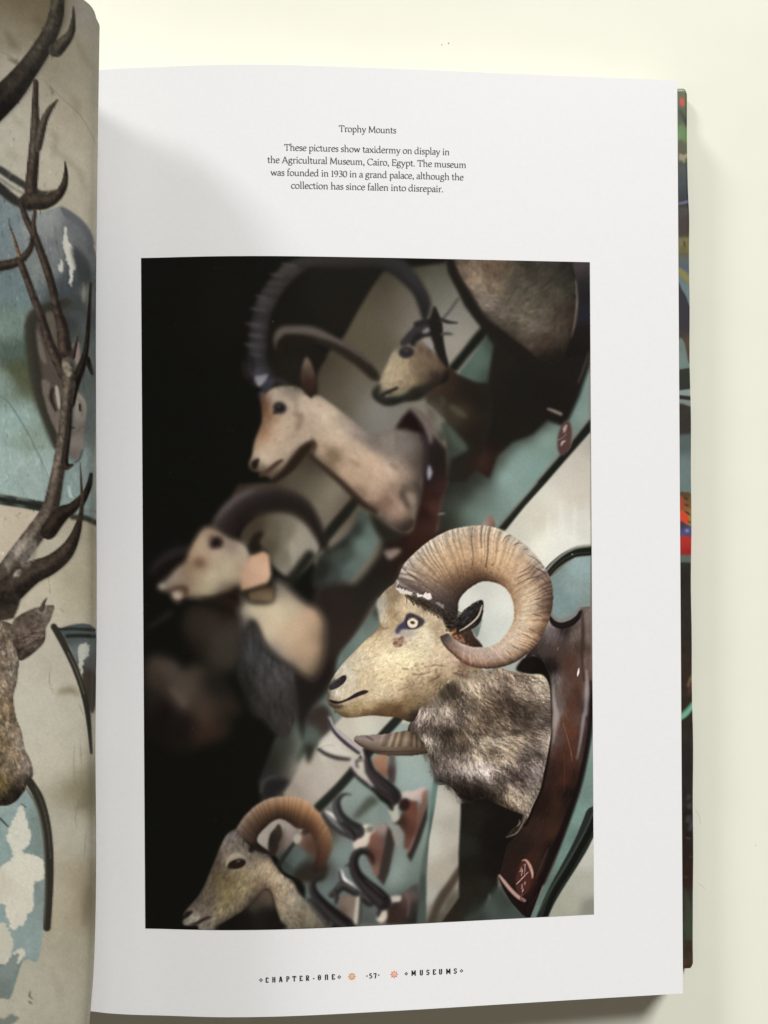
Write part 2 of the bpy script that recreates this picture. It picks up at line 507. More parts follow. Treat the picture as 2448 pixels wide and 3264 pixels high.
    c.poly('H 1000,330 1140,480 1230,690 1180,900 1120,1300 1100,1700 1090,2060 400,2060 -60,2060 -60,1400 100,1000 400,620 560,420 800,150 920,130',
           'H 1000,500:130,151,143 1000,650:125,150,145 500,760:114,137,130 650,1000:120,140,132 250,1400:105,125,122 850,1450:110,131,123 800,1550:115,138,132 950,1550:95,115,105 600,1900:84,95,90 '
           'H 720,1350:104,120,114 1060,900:108,136,130 880,180:128,148,138 300,750:120,135,128 80,1500:60,52,44 150,1700:90,108,108 1040,1700:80,98,88 500,1000:104,122,114 760,1200:135,135,128 60,1200:70,56,44 950,1850:62,72,66 540,1980:72,80,76', 3, False, mott=W1, soft=30)
    c.poly('H 560,830 640,880 560,950 430,1050 400,1030 470,930', (66, 72, 56), 6, alpha=.85)
    c.line('H 830,90 690,240 560,400 400,590 250,760 60,950', (14, 14, 14, 14, 14, 15), (34, 38, 31), 2.2)
    # door strip, white panel, deep shade behind the ram
    c.poly('H 1170,640 1230,690 1190,900 1150,1300 1110,1700 1095,2060 1010,2060 1050,1500 1110,1200', 'H 1180,750:84,122,112 1130,1200:70,92,84 1080,1700:60,74,66 1050,1950:66,80,72 1090,1450:76,94,86', 2)
    c.poly('H 1215,690 1340,740 1430,860 1440,1100 1425,1500 1440,1750 1440,2060 1095,2060 1100,1600 1125,1250 1180,950', 'H 1250,900:166,162,150 1350,800:160,156,144 1380,1100:150,146,134 1170,1300:168,166,154 1300,1300:160,154,140 1120,1800:150,148,138 1280,1550:150,142,126 1400,1400:140,134,122 1350,1900:84,78,66 1250,2000:80,74,62 1180,1900:120,116,104', 1.6, False, mott=W1)
    c.line('H 1420,1540 1330,1680 1230,1830 1140,2050', (12, 13, 14, 12), (66, 54, 42), 5, .9)
    c.line('H 1440,1800 1370,1900 1300,2050', (8, 12, 16), (112, 104, 88), 6, .7)
    c.poly('H 1428,860 1659,850 I 900,800 900,1000 700,1500 560,1600 560,1900 480,1760 400,2040 20,2040 I 190,1800 185,1400 205,1000',
           'I 300,1100:30,28,21 500,1200:23,20,16 300,1500:28,26,20 400,1700:34,32,25 250,1800:36,32,25 240,1300:36,35,27 600,1300:22,18,15 100,2000:42,34,26 350,1950:38,42,34 500,1500:24,20,17', 2., False, mott=((2, .05),))
    c.poly('I 560,1700 640,1760 760,1900 880,2010 250,2030 400,1900', 'I 500,1930:64,79,71 620,1850:54,66,58 700,1960:60,76,68 400,2000:50,60,52', 6)
    # right margin: green door edge with its dark frame
    c.poly('F 1440,2250 I 1478,100 1490,2020 860,2020 1100,1500 1300,900', 'I 1400,600:94,128,118 1350,1000:96,136,123 1200,1300:88,126,113 1000,1750:80,111,99 900,1960:86,117,107 1450,300:110,136,128 1450,800:92,124,114 1300,1250:86,120,108', 1.0, False, mott=((1.5, .035), (10, .04)))
    c.poly('I 1478,1110 1430,1280 1350,1430 1240,1620 1100,1830 1030,2020 1490,2020', 'I 1400,1700:150,150,136 1400,1350:168,168,156 1250,1850:146,146,128 1130,1950:140,141,124 1450,1900:120,122,108 1440,1200:176,176,166', 1., False, mott=W1)
    c.line('I 1478,1010 1440,1110 1360,1290 1260,1470 1130,1690 1050,1840 975,2010', (26, 26, 25, 23, 20, 18, 17), (36, 41, 36), 1.2)
    c.line('I 1478,1060 1420,1200 1330,1370 1230,1550 1100,1760 1010,1990', (10, 10, 9, 9, 8, 8), (20, 22, 18), 1.2)
    c.line('I 1470,1000 1400,1160 1300,1340 1200,1510 1060,1740 960,1930', (2.5, 2.5, 2), (66, 80, 72), 1., .7)
    # ------------------------------------------------------------------ faint dark animal, lower left
    c.poly('D 70,1720 300,1690 440,1800 560,1740 780,1800 900,2000 1000,2211 G 900,60 860,250 640,330 400,420 200,330 62,200', 'D 300,1800:84,70,62 420,1950:80,69,58 400,2060:94,80,71 200,1900:60,49,41 600,2100:66,54,45 280,2150:22,16,14 750,1950:34,30,26 120,2050:36,30,26 G 650,80:74,54,44 550,20:78,62,52 640,220:58,38,30 480,90:22,18,16 200,120:24,20,17 800,100:42,34,28 400,250:27,22,18 120,300:26,22,18', 14, soft=30)
    c.poly('D 300,1980 340,1960 440,2060 480,2140 420,2150 380,2080', (98, 82, 73), 7, alpha=.6)
    c.ell('D 310,1790', 22, 20, 0, (76, 64, 60), 8, .7)
    c.poly('D 520,1180 700,1200 900,1230 990,1400 1000,1650 900,1800 700,1780 520,1600 430,1350', 'D 700,1350:56,47,40 800,1500:63,55,46 850,1650:60,54,44 850,1230:35,26,19 600,1300:50,40,32 550,1600:40,33,27 950,1350:66,56,48 820,1770:56,50,40', 14, soft=30)
    c.line('D 470,650 340,680 200,770 120,870', (14, 16, 13, 6), (46, 40, 41), 8, .9)
    c.poly('D 470,700 330,760 150,920 220,960 400,790', (27, 20, 19), 7)
    c.line('D 310,1250 220,1310 100,1390', (10, 8, 6), (44, 40, 38), 7, .8)
    c.line('G 1180,790 1190,720 1235,670 1320,650', (5, 5, 5, 4), (70, 74, 76), 5, .8)
    c.poly('G 1240,700 1330,670 1440,680 1380,780 1250,850 1210,800', (34, 34, 35), 7)
    # ------------------------------------------------------------------ big hide, upper right
    c.poly('C 100,90 150,200 210,330 310,480 400,620 500,720 700,900 900,1060 1180,1040 1437,880 1437,1100 1340,1390 1240,1610 1180,1675 1030,1620 900,1750 700,1830 560,1960 480,2180 350,2100 250,2211 0,2211 B 1300,2211 1330,2000 1500,1900 1300,1650 1300,1500 1200,1400 1300,1100 1400,1190 1560,1260 1659,1290 C 460,1280 520,900 440,800 380,690 240,520 160,330 90,200',
           'C 800,1200:25,24,19 600,1500:27,24,19 300,1600:40,33,26 200,1900:32,28,22 100,1450:46,37,28 1100,1300:25,21,18 1300,1200:28,25,20 700,1000:30,27,21 400,2000:44,28,22 150,2100:34,32,26 500,1750:27,23,19 60,1350:46,36,28 300,1300:32,27,21 B 1350,1700:40,38,28 1400,1500:44,36,28 200,2150:32,30,24', 5, False, label=None, soft=30)
    c.poly('C 360,1900 470,1930 480,2010 420,2110 340,2040 360,1960', (60, 38, 32), 8, alpha=.5)
    c.poly('C 560,690 800,820 1290,560 1437,800 1437,1000 1300,1250 900,1180 600,900', (27, 24, 20), 5)
    hide = 'C 130,85 165,200 225,320 325,470 415,600 520,700 640,800 760,890 880,985 1000,1045 1100,1060 1180,1000 1240,850 1290,650 1310,480 1300,300 1280,85'
    c.poly(hide, 'C 300,250:124,106,86 230,180:106,88,72 420,500:118,105,93 350,400:116,102,87 500,300:104,88,71 600,600:94,84,71 480,130:92,74,56 800,300:74,68,56 850,550:98,89,74 900,700:98,87,74 700,450:84,76,62 1100,400:70,64,52 1200,300:50,48,39 1000,200:62,56,46 900,120:56,50,40 1150,700:72,60,48 1000,900:64,50,40 1050,1000:45,35,28 700,780:76,66,54 880,850:78,65,54 480,640:88,78,67 1200,560:60,50,40 1250,150:40,38,33 1000,550:84,76,63 560,700:80,70,58', 3.5, mott=((3, .06), (9, .07)), label=3)
    c.fur(hide, 'C 250,300:20,0,0 450,550:10,0,0 800,300:140,0,0 600,700:170,0,0 900,700:165,0,0 1100,400:130,0,0 1200,700:100,0,0 1000,950:150,0,0 400,200:60,0,0', 6000, 24, .20, alpha=.65, bl=1.0)
    c.texture(hide, ((4, .05), (9, .06)))
    c.volume(hide, 30, 12, 20, .45)
    c.line('C 100,90 160,250 280,450 390,630 500,730 660,850 870,1000', (14, 14, 15, 16, 15, 14, 10), (29, 24, 20), 4)
    c.poly('C 1283,85 1445,85 1445,880 1400,1000 1330,1000 1240,1020 1200,1000 1260,850 1300,650 1325,480 1312,300', 'C 1370,200:50,44,44 1350,150:66,58,56 1400,400:32,30,32 1380,600:34,33,44 1330,800:28,24,22 1420,800:27,24,22 1300,950:24,21,17 1380,320:38,35,36', 2.)
    c.line('C 1320,470 1308,600 1290,720 1262,830', (1.5, 4, 3.5, 1), (112, 92, 80), 2., .9)
    c.line('C 1430,960 1390,1100 1330,1260', (2, 5, 3), (62, 56, 47), 3, .8)
    c.line('C 1040,1510 1100,1532 1165,1560', (3.5, 5, 5), (122, 110, 99), 2.6)
    c.ell('C 1200,1790', 22, 56, 9, (84, 57, 54), 2.4)
    c.line('C 1255,1640 1272,1720 1262,1850 1225,1920', (1, 2, 2, 1), (128, 92, 92), 1.2, .7)
    c.line('C 1215,1670 1200,1700 1195,1730', (3.5, 6, 3), (148, 130, 126), 1.8)
    c.line('C 1135,1810 1180,1785 1215,1750', (1.5, 1.5, 1.5), (130, 96, 96), 1.0)
    c.line('C 1205,1815 1180,1830 1165,1860', (2, 4, 2), (160, 142, 136), 1.6)
    # ------------------------------------------------------------------ ibex (upper left, out of focus)
    c.poly('A 1330,950 1360,850 1480,830 1659,870 B 150,980 130,1050 60,1110 20,1250 A 1659,1400 1580,1330 1400,1290 1300,1300 1240,1250 1250,800 1300,560 1480,300 1659,130 B 200,100 650,190 560,360 440,560 310,790 0,760 A 1480,720 1330,740', 'A 1450,450:23,22,16 1600,600:25,23,17 1450,1100:31,28,21 1550,900:29,24,19 B 100,500:27,25,19 300,600:28,24,18 400,300:26,24,18 A 1300,900:28,22,18 B 60,1000:28,23,18', 5, False)
    c.poly('A 1659,1380 1560,1420 1600,1300 1659,1200 B 40,1150 60,1400', (40, 30, 24), 5)
    c.line('A 1342,940 1345,850 1390,790 1500,775 1640,790 B 90,830 200,880 330,960 470,1060 600,1190 640,1225', (9, 20, 24, 24, 23, 22, 21, 20, 19, 16, 6), (40, 32, 26), 4)
    c.line('A 1335,920 1340,830 1380,765 1500,755 1640,762 B 90,795 200,840 330,905 450,985 560,1070', (9, 14, 13, 13, 14, 13, 9, 7, 5, 3), (92, 83, 77), 5, .92)
    c.line('A 1350,1000 1355,900 1420,850 1560,850 1650,870', (8, 12, 14, 12, 8), (32, 25, 19), 5)
    c.loft('A 1110,1290 1042,1120 1055,900 1072,720 1120,520 1200,360 1300,230 1430,110 B 0,40 250,20 600,40 860,80 1000,220 1090,370 1135,480 1128,570 1090,680',
           'A 1370,1250 1260,1100 1240,900 1250,740 1290,560 1400,370 1500,260 1640,160 B 120,160 350,170 640,170 780,230 900,330 980,420 1030,540 1055,620 1078,680',
           [(0, [(40, 40, 48), (62, 61, 70), (54, 53, 60), (34, 32, 34)]), (2, [(40, 38, 40), (60, 58, 63), (55, 53, 57), (36, 33, 33)]), (4, [(50, 47, 46), (60, 57, 58), (56, 53, 53), (44, 40, 39)]), (6, [(56, 52, 47), (58, 54, 51), (55, 51, 48), (44, 40, 36)]),
            (8, [(48, 44, 40), (50, 46, 43), (46, 42, 39), (34, 31, 27)]), (10, [(42, 40, 36), (44, 42, 38), (38, 36, 33), (30, 28, 24)]), (12, [(44, 42, 42), (46, 44, 46), (40, 38, 40), (32, 30, 28)]), (16, [(30, 28, 28), (34, 31, 32), (30, 28, 28), (26, 24, 23)])],
           4.5, label=1, ring=lambda u, v: 1 + (.20 * np.sin(u * 130 + 2 * np.sin(u * 40)) - .03) * (u < .45) * (1 - v * .6))
    for s, r in (('A 1300,222', 13), ('A 1415,125', 16), ('A 1158,430', 12), ('A 1120,550', 17), ('A 1068,695', 15), ('A 1100,800', 14), ('A 1110,985', 12), ('A 1045,890', 10)):
        q = P(s)[0]
        c.line(np.array([q - (r * .9, 1), q + (r * .6, 3), q + (r * 2., 6)]), (3, 6, 4), (80, 75, 73), 3.2, .62)
    c.line('A 1010,1060 1022,1150 1050,1230', (5, 8, 5), (44, 34, 30), 5, .9)
    c.line('A 1085,1030 1100,1090 1090,1150', (6, 6, 5), (28, 25, 27), 4, .7)
    c.poly('A 1112,1200 1180,1185 1245,1178 1215,1255 1165,1300 1132,1270', 'A 1130,1210:112,112,120 1180,1240:136,134,140 1240,1190:104,106,128', 3)
    c.poly('A 1170,1310 1230,1240 1290,1230 1290,1300 1240,1350', (62, 62, 76), 5, alpha=.8)
    c.poly('A 1155,1370 1200,1345 1225,1375 1180,1395', (96, 92, 96), 4)
    ib = 'A 1165,1400 1200,1375 1290,1310 1420,1285 1550,1310 1620,1380 1659,1410 B 20,1388 70,1380 180,1455 320,1560 430,1650 540,1740 620,1755 740,1715 900,1710 1040,1755 1060,1850 1065,2000 1060,2130 E 1040,0 1040,120 1010,230 960,240 950,300 975,380 940,450 870,470 780,420 720,380 650,352 668,312 700,275 600,262 520,222 430,140 300,40 B 280,2195 150,2085 0,1955 A 1659,1860 1560,1910 1500,1990 1440,2080 1380,2130 1290,2180 1250,2165 1180,2115 1110,2100 1070,2065 1060,2030 1090,1950 1110,1830 1150,1720 1185,1620 1180,1500'
    c.poly(ib, 'A 1330,1400:166,151,131 1450,1500:163,148,125 1350,1700:168,151,125 1250,1850:163,145,118 1230,1960:174,160,134 1450,1850:157,142,120 1200,1750:150,115,85 1180,1680:110,78,54 1230,1560:120,80,50 1190,1450:92,62,44 1550,1600:142,124,104 1600,1480:163,148,125 1400,1300:124,116,99 1460,1310:108,100,84 1340,1990:152,137,112 1200,2100:112,92,74 1300,2090:122,102,82 1500,1720:140,122,100 1450,1650:163,146,120 1560,1760:158,142,120 1270,2000:166,150,124 1250,1640:150,124,96 '
           'B 100,1550:168,153,128 250,1750:168,151,125 400,1900:163,143,118 550,2000:168,145,118 700,1850:122,114,102 850,1850:106,99,91 950,1800:96,89,81 980,2000:86,76,66 750,2100:168,148,125 300,1600:140,130,110 430,1700:124,114,104 620,1790:104,96,90 30,1900:142,124,100 300,2050:152,130,104 200,1980:112,92,67 60,1440:160,144,122 600,2150:160,138,112 860,2120:128,112,94 450,2130:150,128,102 '
           'E 600,100:152,130,107 820,150:142,120,100 850,300:138,115,95 900,420:68,53,44 950,130:120,105,92 780,80:118,98,80 650,210:104,79,60 1000,60:80,68,58 700,320:124,104,88 430,60:138,116,92', 3.6, label=1, mott=((3, .025), (10, .04)), soft=22)
    c.fur(ib, 'A 1350,1700:110,0,0 1250,1900:120,0,0 B 200,1800:40,0,0 700,1900:60,0,0 E 800,200:60,0,0', 3500, 16, .10, alpha=.45, bl=1.2)
    c.tint(ib, (1.05, 1.02, 1.04), 3)
    c.volume(ib, 26, 10, 16, .42)
    c.poly('B 400,1760 540,1850 700,1950 820,2000 780,1900 640,1800 560,1765', (108, 98, 90), 9, alpha=.45)
    for s, a, b, k in (('B 230,1960', 22, 9, (118, 98, 74)), ('B 420,2030', 24, 8, (132, 110, 88)), ('B 790,2060', 20, 10, (112, 94, 80)), ('E 480,90', 26, 8, (120, 96, 76)), ('E 740,180', 22, 12, (112, 90, 74)), ('E 900,60', 16, 14, (84, 70, 60)), ('E 860,130', 12, 16, (96, 80, 66))):
        c.ell(s, a, b, 35, k, 5, .6)
    c.ell('E 960,170', 14, 24, -10, (134, 118, 104), 4, .7)
    c.line('E 860,90 890,170 930,240', (6, 8, 6), (66, 52, 44), 4, .7)
    c.line('A 1500,1560 1555,1580 1530,1700', (8, 11, 8), (126, 106, 86), 4, .8)
    c.line('A 1490,1400 1510,1480 1500,1560', (6, 8, 6), (132, 116, 98), 4, .7)
    c.poly('A 1300,1430 1400,1420 1450,1500 1420,1580 1310,1580 1270,1510', (150, 134, 112), 4, alpha=.5)
    c.ell('A 1355,1500', 21, 18, 15, (26, 25, 28), 4.2)
    c.ell('A 1346,1488', 6, 5, 0, (74, 72, 80), 3)
    c.ell('A 1315,1540', 9, 5, -30, (40, 32, 28), 2.5)
    c.line('A 1110,2070 1120,2030 1150,1995', (9, 11, 4), (36, 26, 22), 3)
    c.line('A 1170,2150 1260,2090 1330,2030 1380,2000', (5, 7, 7, 4), (74, 54, 40), 3)
    c.line('A 1075,2085 1150,2110 1230,2150', (3, 4, 4), (86, 66, 50), 3, .7)
    c.line('A 1290,2200 1400,2120 1500,2010 1580,1910 1659,1850 B 30,1860', (6, 12, 16, 16, 12, 5), (42, 30, 21), 4)
    c.line('B 10,1800 20,1880 0,1960', (4, 9, 6), (66, 48, 34), 4, .8)
    c.line('B -10,1955 140,2090 280,2211 E 390,110 500,215 620,290', (6, 7, 8, 9, 9, 6), (50, 36, 26), 4)
    c.poly('E 560,290 660,360 760,430 860,490 880,520 700,560 600,440', (38, 34, 27), 6)
    c.poly('A 1610,1010 1660,1080 1692,1200 1685,1300 1625,1375 1568,1300 1556,1190 1575,1080', 'A 1610,1060:104,88,74 1650,1130:84,66,54 1620,1250:58,34,26 1600,1330:44,32,26 1580,1180:66,52,42', 3.6, label=1)
    c.line('A 1330,1230 1400,1260 1420,1290', (4, 8, 5), (58, 56, 48), 4, .7)
    # ------------------------------------------------------------------ ibex plaque
    c.poly('B 800,1700 870,1590 950,1505 1050,1550 1130,1640 1165,1760 1240,1840 1290,1900 1310,2211 E 1290,80 1240,180 1220,350 1180,500 1050,640 900,790 840,760 900,640 960,480 985,380 1030,200 1060,0 B 1070,1850 1040,1750 900,1705',
           'B 950,1620:27,16,15 880,1680:32,20,18 1100,1900:36,28,28 1200,2000:34,26,23 1100,2150:34,26,28 E 1170,250:72,42,33 1120,420:60,34,27 1150,100:52,26,22 1080,300:42,22,19 1000,560:52,26,20 1060,500:52,30,24 950,700:42,25,20 1230,80:52,34,28 1060,100:44,28,24', 4, False, label=12)
    c.line('B 958,1508 1030,1565 1095,1650 1130,1740 1140,1830', (6, 11, 13, 12, 6), (112, 98, 94), 4, .9, 12)
    c.line('B 1050,1760 1090,1840 1098,2000 1105,2150', (4, 7, 6, 4), (56, 44, 46), 4, .8)
    c.line('B 1125,2060 1130,2120 1122,2180', (4, 9, 4), (146, 144, 164), 3, .9)
    c.poly('B 1130,1510 1210,1570 1275,1650 1290,1780 1230,1830 1165,1700 1110,1560', 'B 1190,1650:104,104,90 1220,1560:110,108,94 1240,1780:72,70,60 1150,1560:96,80,72', 4)
    c.line('B 1270,1660 1300,1760 1320,1900', (9, 9, 8), (52, 56, 46), 4, .7)
    c.poly('B 1295,1640 1400,1730 1490,1840 1450,1910 1350,1820 1300,1740', (64, 80, 66), 6)
    c.line('F -10,305 20,303 55,298', (1, 1.5, 1), (190, 196, 190), .9, .9)
    # ------------------------------------------------------------------ chamois (upper middle)
    c.poly('B 1110,1350 1300,1130 1400,1190 1560,1260 C 500,1300 480,1700 380,2000 B 1600,1950 1480,1840 1340,1680 1180,1510 1100,1440', 'B 1270,1330:62,44,36 1230,1480:68,62,50 1420,1530:82,73,57 1350,1420:46,38,29 1500,1600:48,38,28 1450,1350:40,30,24 1600,1450:36,29,23 1550,1800:38,31,24 C 350,1700:38,30,25 200,1500:52,38,29 300,1400:36,29,23 250,1850:40,32,26', 5, label=2, soft=24)
    c.line('B 1150,1450 1210,1500 1270,1560', (5, 6, 4), (92, 84, 76), 4, .6)
    c.line('B 1340,1490 1410,1540 1470,1580', (9, 11, 6), (92, 82, 64), 5, .8)
    c.line('B 1240,1400 1260,1450 1240,1490', (5, 7, 4), (84, 76, 62), 4, .7)
    c.line('B 1085,1470 1130,1540 1160,1640 1190,1760', (3, 9, 9, 4), (100, 88, 82), 4, .7)
    c.poly('B 870,890 960,875 1060,895 1160,960 1240,1000 1290,1080 1312,1160 1290,1250 1200,1290 1100,1360 1000,1420 870,1440 800,1465 700,1470 620,1420 582,1370 590,1320 640,1275 690,1150 740,1040 800,935',
           'B 850,1080:154,136,102 800,1200:158,141,108 720,1270:154,139,109 1000,1100:112,94,70 960,1230:132,114,84 1150,1050:102,84,64 1050,1200:96,81,58 1100,1300:48,43,34 1000,1370:36,33,26 900,1300:122,107,82 820,1340:134,121,95 1200,1200:45,36,28 1230,1100:96,73,56 780,980:146,134,108 870,905:98,92,80 1060,980:120,98,75 700,1400:60,60,50 800,1430:34,34,27 760,1130:156,140,108 1100,930:84,68,54 1280,1180:38,30,24 900,1180:146,128,98', 2.2, label=2, mott=((2.2, .05), (6, .05)), soft=16)
    c.tint('B 1300,1110 1400,1180 1560,1260 C 520,1300 480,1720 330,2050 B 1560,1900 1340,1680 1150,1500 1080,1430 1250,1290', (.86, .88, .84), 6)
    ch = 'B 870,890 960,875 1060,895 1160,960 1240,1000 1290,1080 1312,1160 1290,1250 1200,1290 1100,1360 1000,1420 870,1440 800,1465 700,1470 620,1420 582,1370 590,1320 640,1275 690,1150 740,1040 800,935'
    c.tint(ch, (.97, .96, .97), 2)
    c.volume(ch, 14, 8, 10, .4)
    c.fur('B 870,890 1060,895 1240,1000 1290,1200 1100,1300 900,1330 700,1290 690,1150 800,935', 'B 850,1050:115,0,0 750,1250:125,0,0 1050,1100:60,0,0 1150,1200:80,0,0 950,1250:80,0,0', 2600, 14, .17, alpha=.6, bl=.7)
    c.poly('B 640,1272 664,1290 650,1345 640,1385 700,1405 800,1400 900,1362 980,1300 1060,1290 1180,1240 1150,1330 1050,1420 900,1440 770,1478 690,1472 610,1425 580,1370 595,1318', 'B 640,1300:36,33,26 620,1380:30,29,22 800,1430:30,30,23 1000,1370:33,31,24 1100,1320:40,36,28 700,1440:34,34,27', 4.2, alpha=.85)
    c.line('B 660,1385 730,1350 820,1310', (3, 5, 4), (32, 29, 23), 1.8)
    c.ell('B 728,1385', 7, 4, 0, (112, 109, 98), 2)
    c.line('B 760,1385 850,1360 900,1330', (3, 6, 4), (108, 102, 82), 2.5, .8)
    c.ell('B 850,1255', 8, 6, 20, (116, 94, 72), 3, .8)
    c.ell('B 908,970', 24, 18, -8, (42, 38, 38), 2.6)
    c.ell('B 905,950', 8, 4, 0, (74, 68, 74), 2)
    c.line('B 840,900 920,890 980,930', (3, 5, 3), (112, 104, 88), 2.5, .7)
    c.line('B 880,880 960,810 1040,730 1130,690', (11, 16, 15, 12), (50, 46, 47), 3.2)
    c.line('B 970,880 1020,820 1080,800 1150,790', (10, 11, 8, 8), (34, 30, 32), 2.5)
    c.line('B 1000,700 1080,680 1150,680', (8, 9, 10), (36, 33, 35), 3)
    c.poly('B 1175,525 1216,600 1250,700 1262,850 1285,980 1312,1090 1290,1110 1210,1010 1165,900 1140,800 1118,700 1148,590', (29, 26, 22), 2.2, label=2)
    c.line('B 1235,655 1310,680 1395,688', (6, 5, 2), (42, 40, 36), 2.)
    c.line('B 1250,795 1300,790 1345,796', (5, 5, 3), (74, 70, 64), 2.)
    c.poly('B 1060,770 1100,735 1125,740 1120,780 1075,790', (116, 110, 116), 2.5)
    c.poly('B 1065,850 1100,830 1140,850 1165,890 1160,925 1120,895', (132, 122, 120), 2.5)
    c.line('B 1010,880 1050,890 1100,950', (6, 8, 6), (110, 88, 72), 3, .7)
    c.soften('A 900,1100 1000,600 1300,100 B 300,60 900,60 1200,400 1150,700 1250,1000 1400,1250 1700,1300 C 700,1500 500,2000 0,2211 F 200,300 0,450 E 1300,700 800,900 500,500 200,0 A 1500,2211 1100,2211 1000,1900 1100,1500', 3.0)
    # ------------------------------------------------------------------ goat with the paper tag (left, strongly blurred)
    c.loft('D 690,430 760,310 850,210 960,120 1120,50 1300,40 1460,80 1590,150 1690,270 E 130,500 165,690',
           'D 930,530 960,470 1000,420 1060,370 1160,315 1320,285 1450,300 1560,360 1640,440 E 60,560 150,690',
           [(0, [(78, 68, 64), (52, 42, 40), (44, 34, 34), (40, 30, 28)]), (2, [(86, 76, 76), (52, 44, 44), (36, 28, 28), (32, 25, 22)]), (4, [(84, 74, 70), (48, 40, 38), (36, 28, 27), (44, 34, 28)]), (5, [(62, 54, 48), (40, 32, 31), (34, 27, 25), (42, 34, 28)]),
            (7, [(52, 44, 38), (38, 30, 28), (34, 27, 24), (52, 44, 36)]), (10, [(44, 36, 30), (38, 30, 26), (36, 28, 25), (40, 32, 28)])], 6.5, label=4)
    c.line('D 735,370 830,250 950,145 1090,80', (3, 8, 9, 5), (100, 90, 88), 6, .75)
    c.poly('D 620,440 700,425 790,475 880,530 1000,570 1065,640 1095,760 1075,930 1005,1020 960,1130 1000,1190 960,1200 900,1120 820,1085 650,1112 500,1107 430,1112 385,1158 330,1112 290,1052 220,1038 188,1000 205,975 290,905 360,825 450,750 490,650 540,555',
           'D 600,560:168,143,116 540,680:163,133,103 620,650:174,148,125 750,700:168,148,123 850,780:168,153,125 700,900:178,163,133 850,900:174,159,132 550,860:168,145,118 1000,640:163,151,131 350,900:142,127,114 430,960:142,122,97 240,995:132,122,107 370,1085:154,130,116 500,1050:168,144,116 650,1070:164,152,120 900,600:132,114,102 580,770:118,88,64 480,850:122,100,77 430,1030:94,68,52 850,1020:108,93,76 980,850:168,141,115 680,470:140,118,96 960,1120:60,46,36 900,1060:66,50,40 300,1060:94,80,66 1040,780:170,144,120', 7.5, label=4, mott=((5, .02), (12, .03)), soft=24)
    c.poly('D 590,1120 760,1095 880,1040 960,1000 1000,1120 1005,1190 940,1230 800,1180', (40, 29, 21), 7)
    c.volume('D 620,440 700,425 790,475 880,530 1000,570 1065,640 1095,760 1075,930 1005,1020 960,1130 820,1085 650,1112 500,1107 385,1158 290,1052 188,1000 290,905 450,750 490,650 540,555', 18, 6, 12, .38)
    c.poly('D 690,535 740,520 800,540 805,610 750,630 690,625', (34, 22, 22), 6.5, label=4)
    c.line('D 660,640 700,540 760,480', (3, 5, 4), (136, 116, 98), 5, .5)
    c.ell('D 585,770', 15, 13, 0, (112, 80, 58), 7, .7)
    c.line('D 300,1040 380,1010 450,1020 460,1080', (4, 7, 9, 5), (92, 66, 50), 5)
    c.ell('D 375,1085', 16, 12, 20, (168, 144, 130), 5)
    c.ell('D 235,995', 14, 10, 0, (140, 132, 116), 5)
    c.poly('D 1180,465 1195,500 1160,570 1185,620 1130,670 1085,685 1058,610 1100,510', (36, 29, 23), 5, label=4)
    nk = 'D 1000,1060 1060,1150 1280,1150 1300,1000 1310,920 1400,970 1500,1060 1640,1180 E 20,1185 70,1230 135,1350 130,1600 85,1800 20,1890 D 1640,1880 1520,1805 1400,1730 1260,1610 1190,1510 1150,1400 1110,1320 1060,1330 1040,1500 1000,1520 975,1300 950,1215 1000,1180 985,1080'
    c.poly(nk, 'D 1100,1220:184,169,139 1300,1250:194,176,144 1450,1200:174,159,129 1250,1400:190,170,140 1500,1400:182,154,122 1500,1600:168,138,108 1640,1300:178,144,116 1640,1600:178,145,113 1600,1800:160,135,105 1000,1300:124,114,108 1020,1450:76,73,73 1350,1000:124,114,101 1300,1620:128,118,110 1550,1080:120,105,90 1400,1500:180,154,124 1450,1780:110,98,92 1180,1300:182,166,138 E 60,1400:166,136,106 100,1700:140,115,88 40,1860:108,88,68 120,1450:130,106,82', 8, label=4, soft=26)
    c.volume(nk, 24, 10, 10, .35)
    beard = 'D 1100,1335 1150,1420 1190,1520 1260,1630 1400,1745 1480,1800 1500,1950 1530,2211 G 1520,40 1480,150 1430,260 1380,280 1300,220 1200,100 D 1100,2211 1000,2000 950,1850 970,1700 1000,1560 1050,1400'
    c.poly(beard, 'D 1110,1400:60,57,56 1100,1550:64,64,68 1200,1700:72,70,72 1350,1850:74,70,70 1200,1900:60,58,56 1450,1950:64,58,58 1050,1800:46,45,41 1300,2100:56,51,49 1000,1950:34,33,29 G 1400,60:58,52,50 1250,80:47,44,41 1420,200:48,42,38', 8, label=4)
    c.fur(beard, 'D 1100,1500:80,0,0 1400,1900:82,0,0 1050,2000:70,0,0 1250,1900:86,0,0', 900, 60, .38, alpha=.7, bl=1.6)
    c.poly('D 1050,1040 1225,960 1235,1010 1050,1070', (58, 37, 24), 5)
    c.poly('D 1050,1060 1240,1000 1305,1000 1295,1150 1068,1142', 'D 1100,1100:106,86,62 1250,1080:118,98,72 1260,1000:84,62,44', 4.5, False)
    c.poly('D 1075,705 1200,655 1255,690 1275,890 1245,960 1050,1025 985,1035 985,880 1040,790', 'D 1030,900:180,142,114 1150,800:194,153,124 1230,800:198,157,127 1100,950:188,147,118 1200,700:188,144,110 1000,1000:170,132,100', 4.2, False, label=13)
    c.soften('D 62,1750 62,900 150,700 450,500 700,200 1000,20 1400,-20 1700,150 E 250,500 350,900 300,1300 250,1900 100,2211 H 100,200 D 1600,2400 1000,2500 400,2400', 3.4)
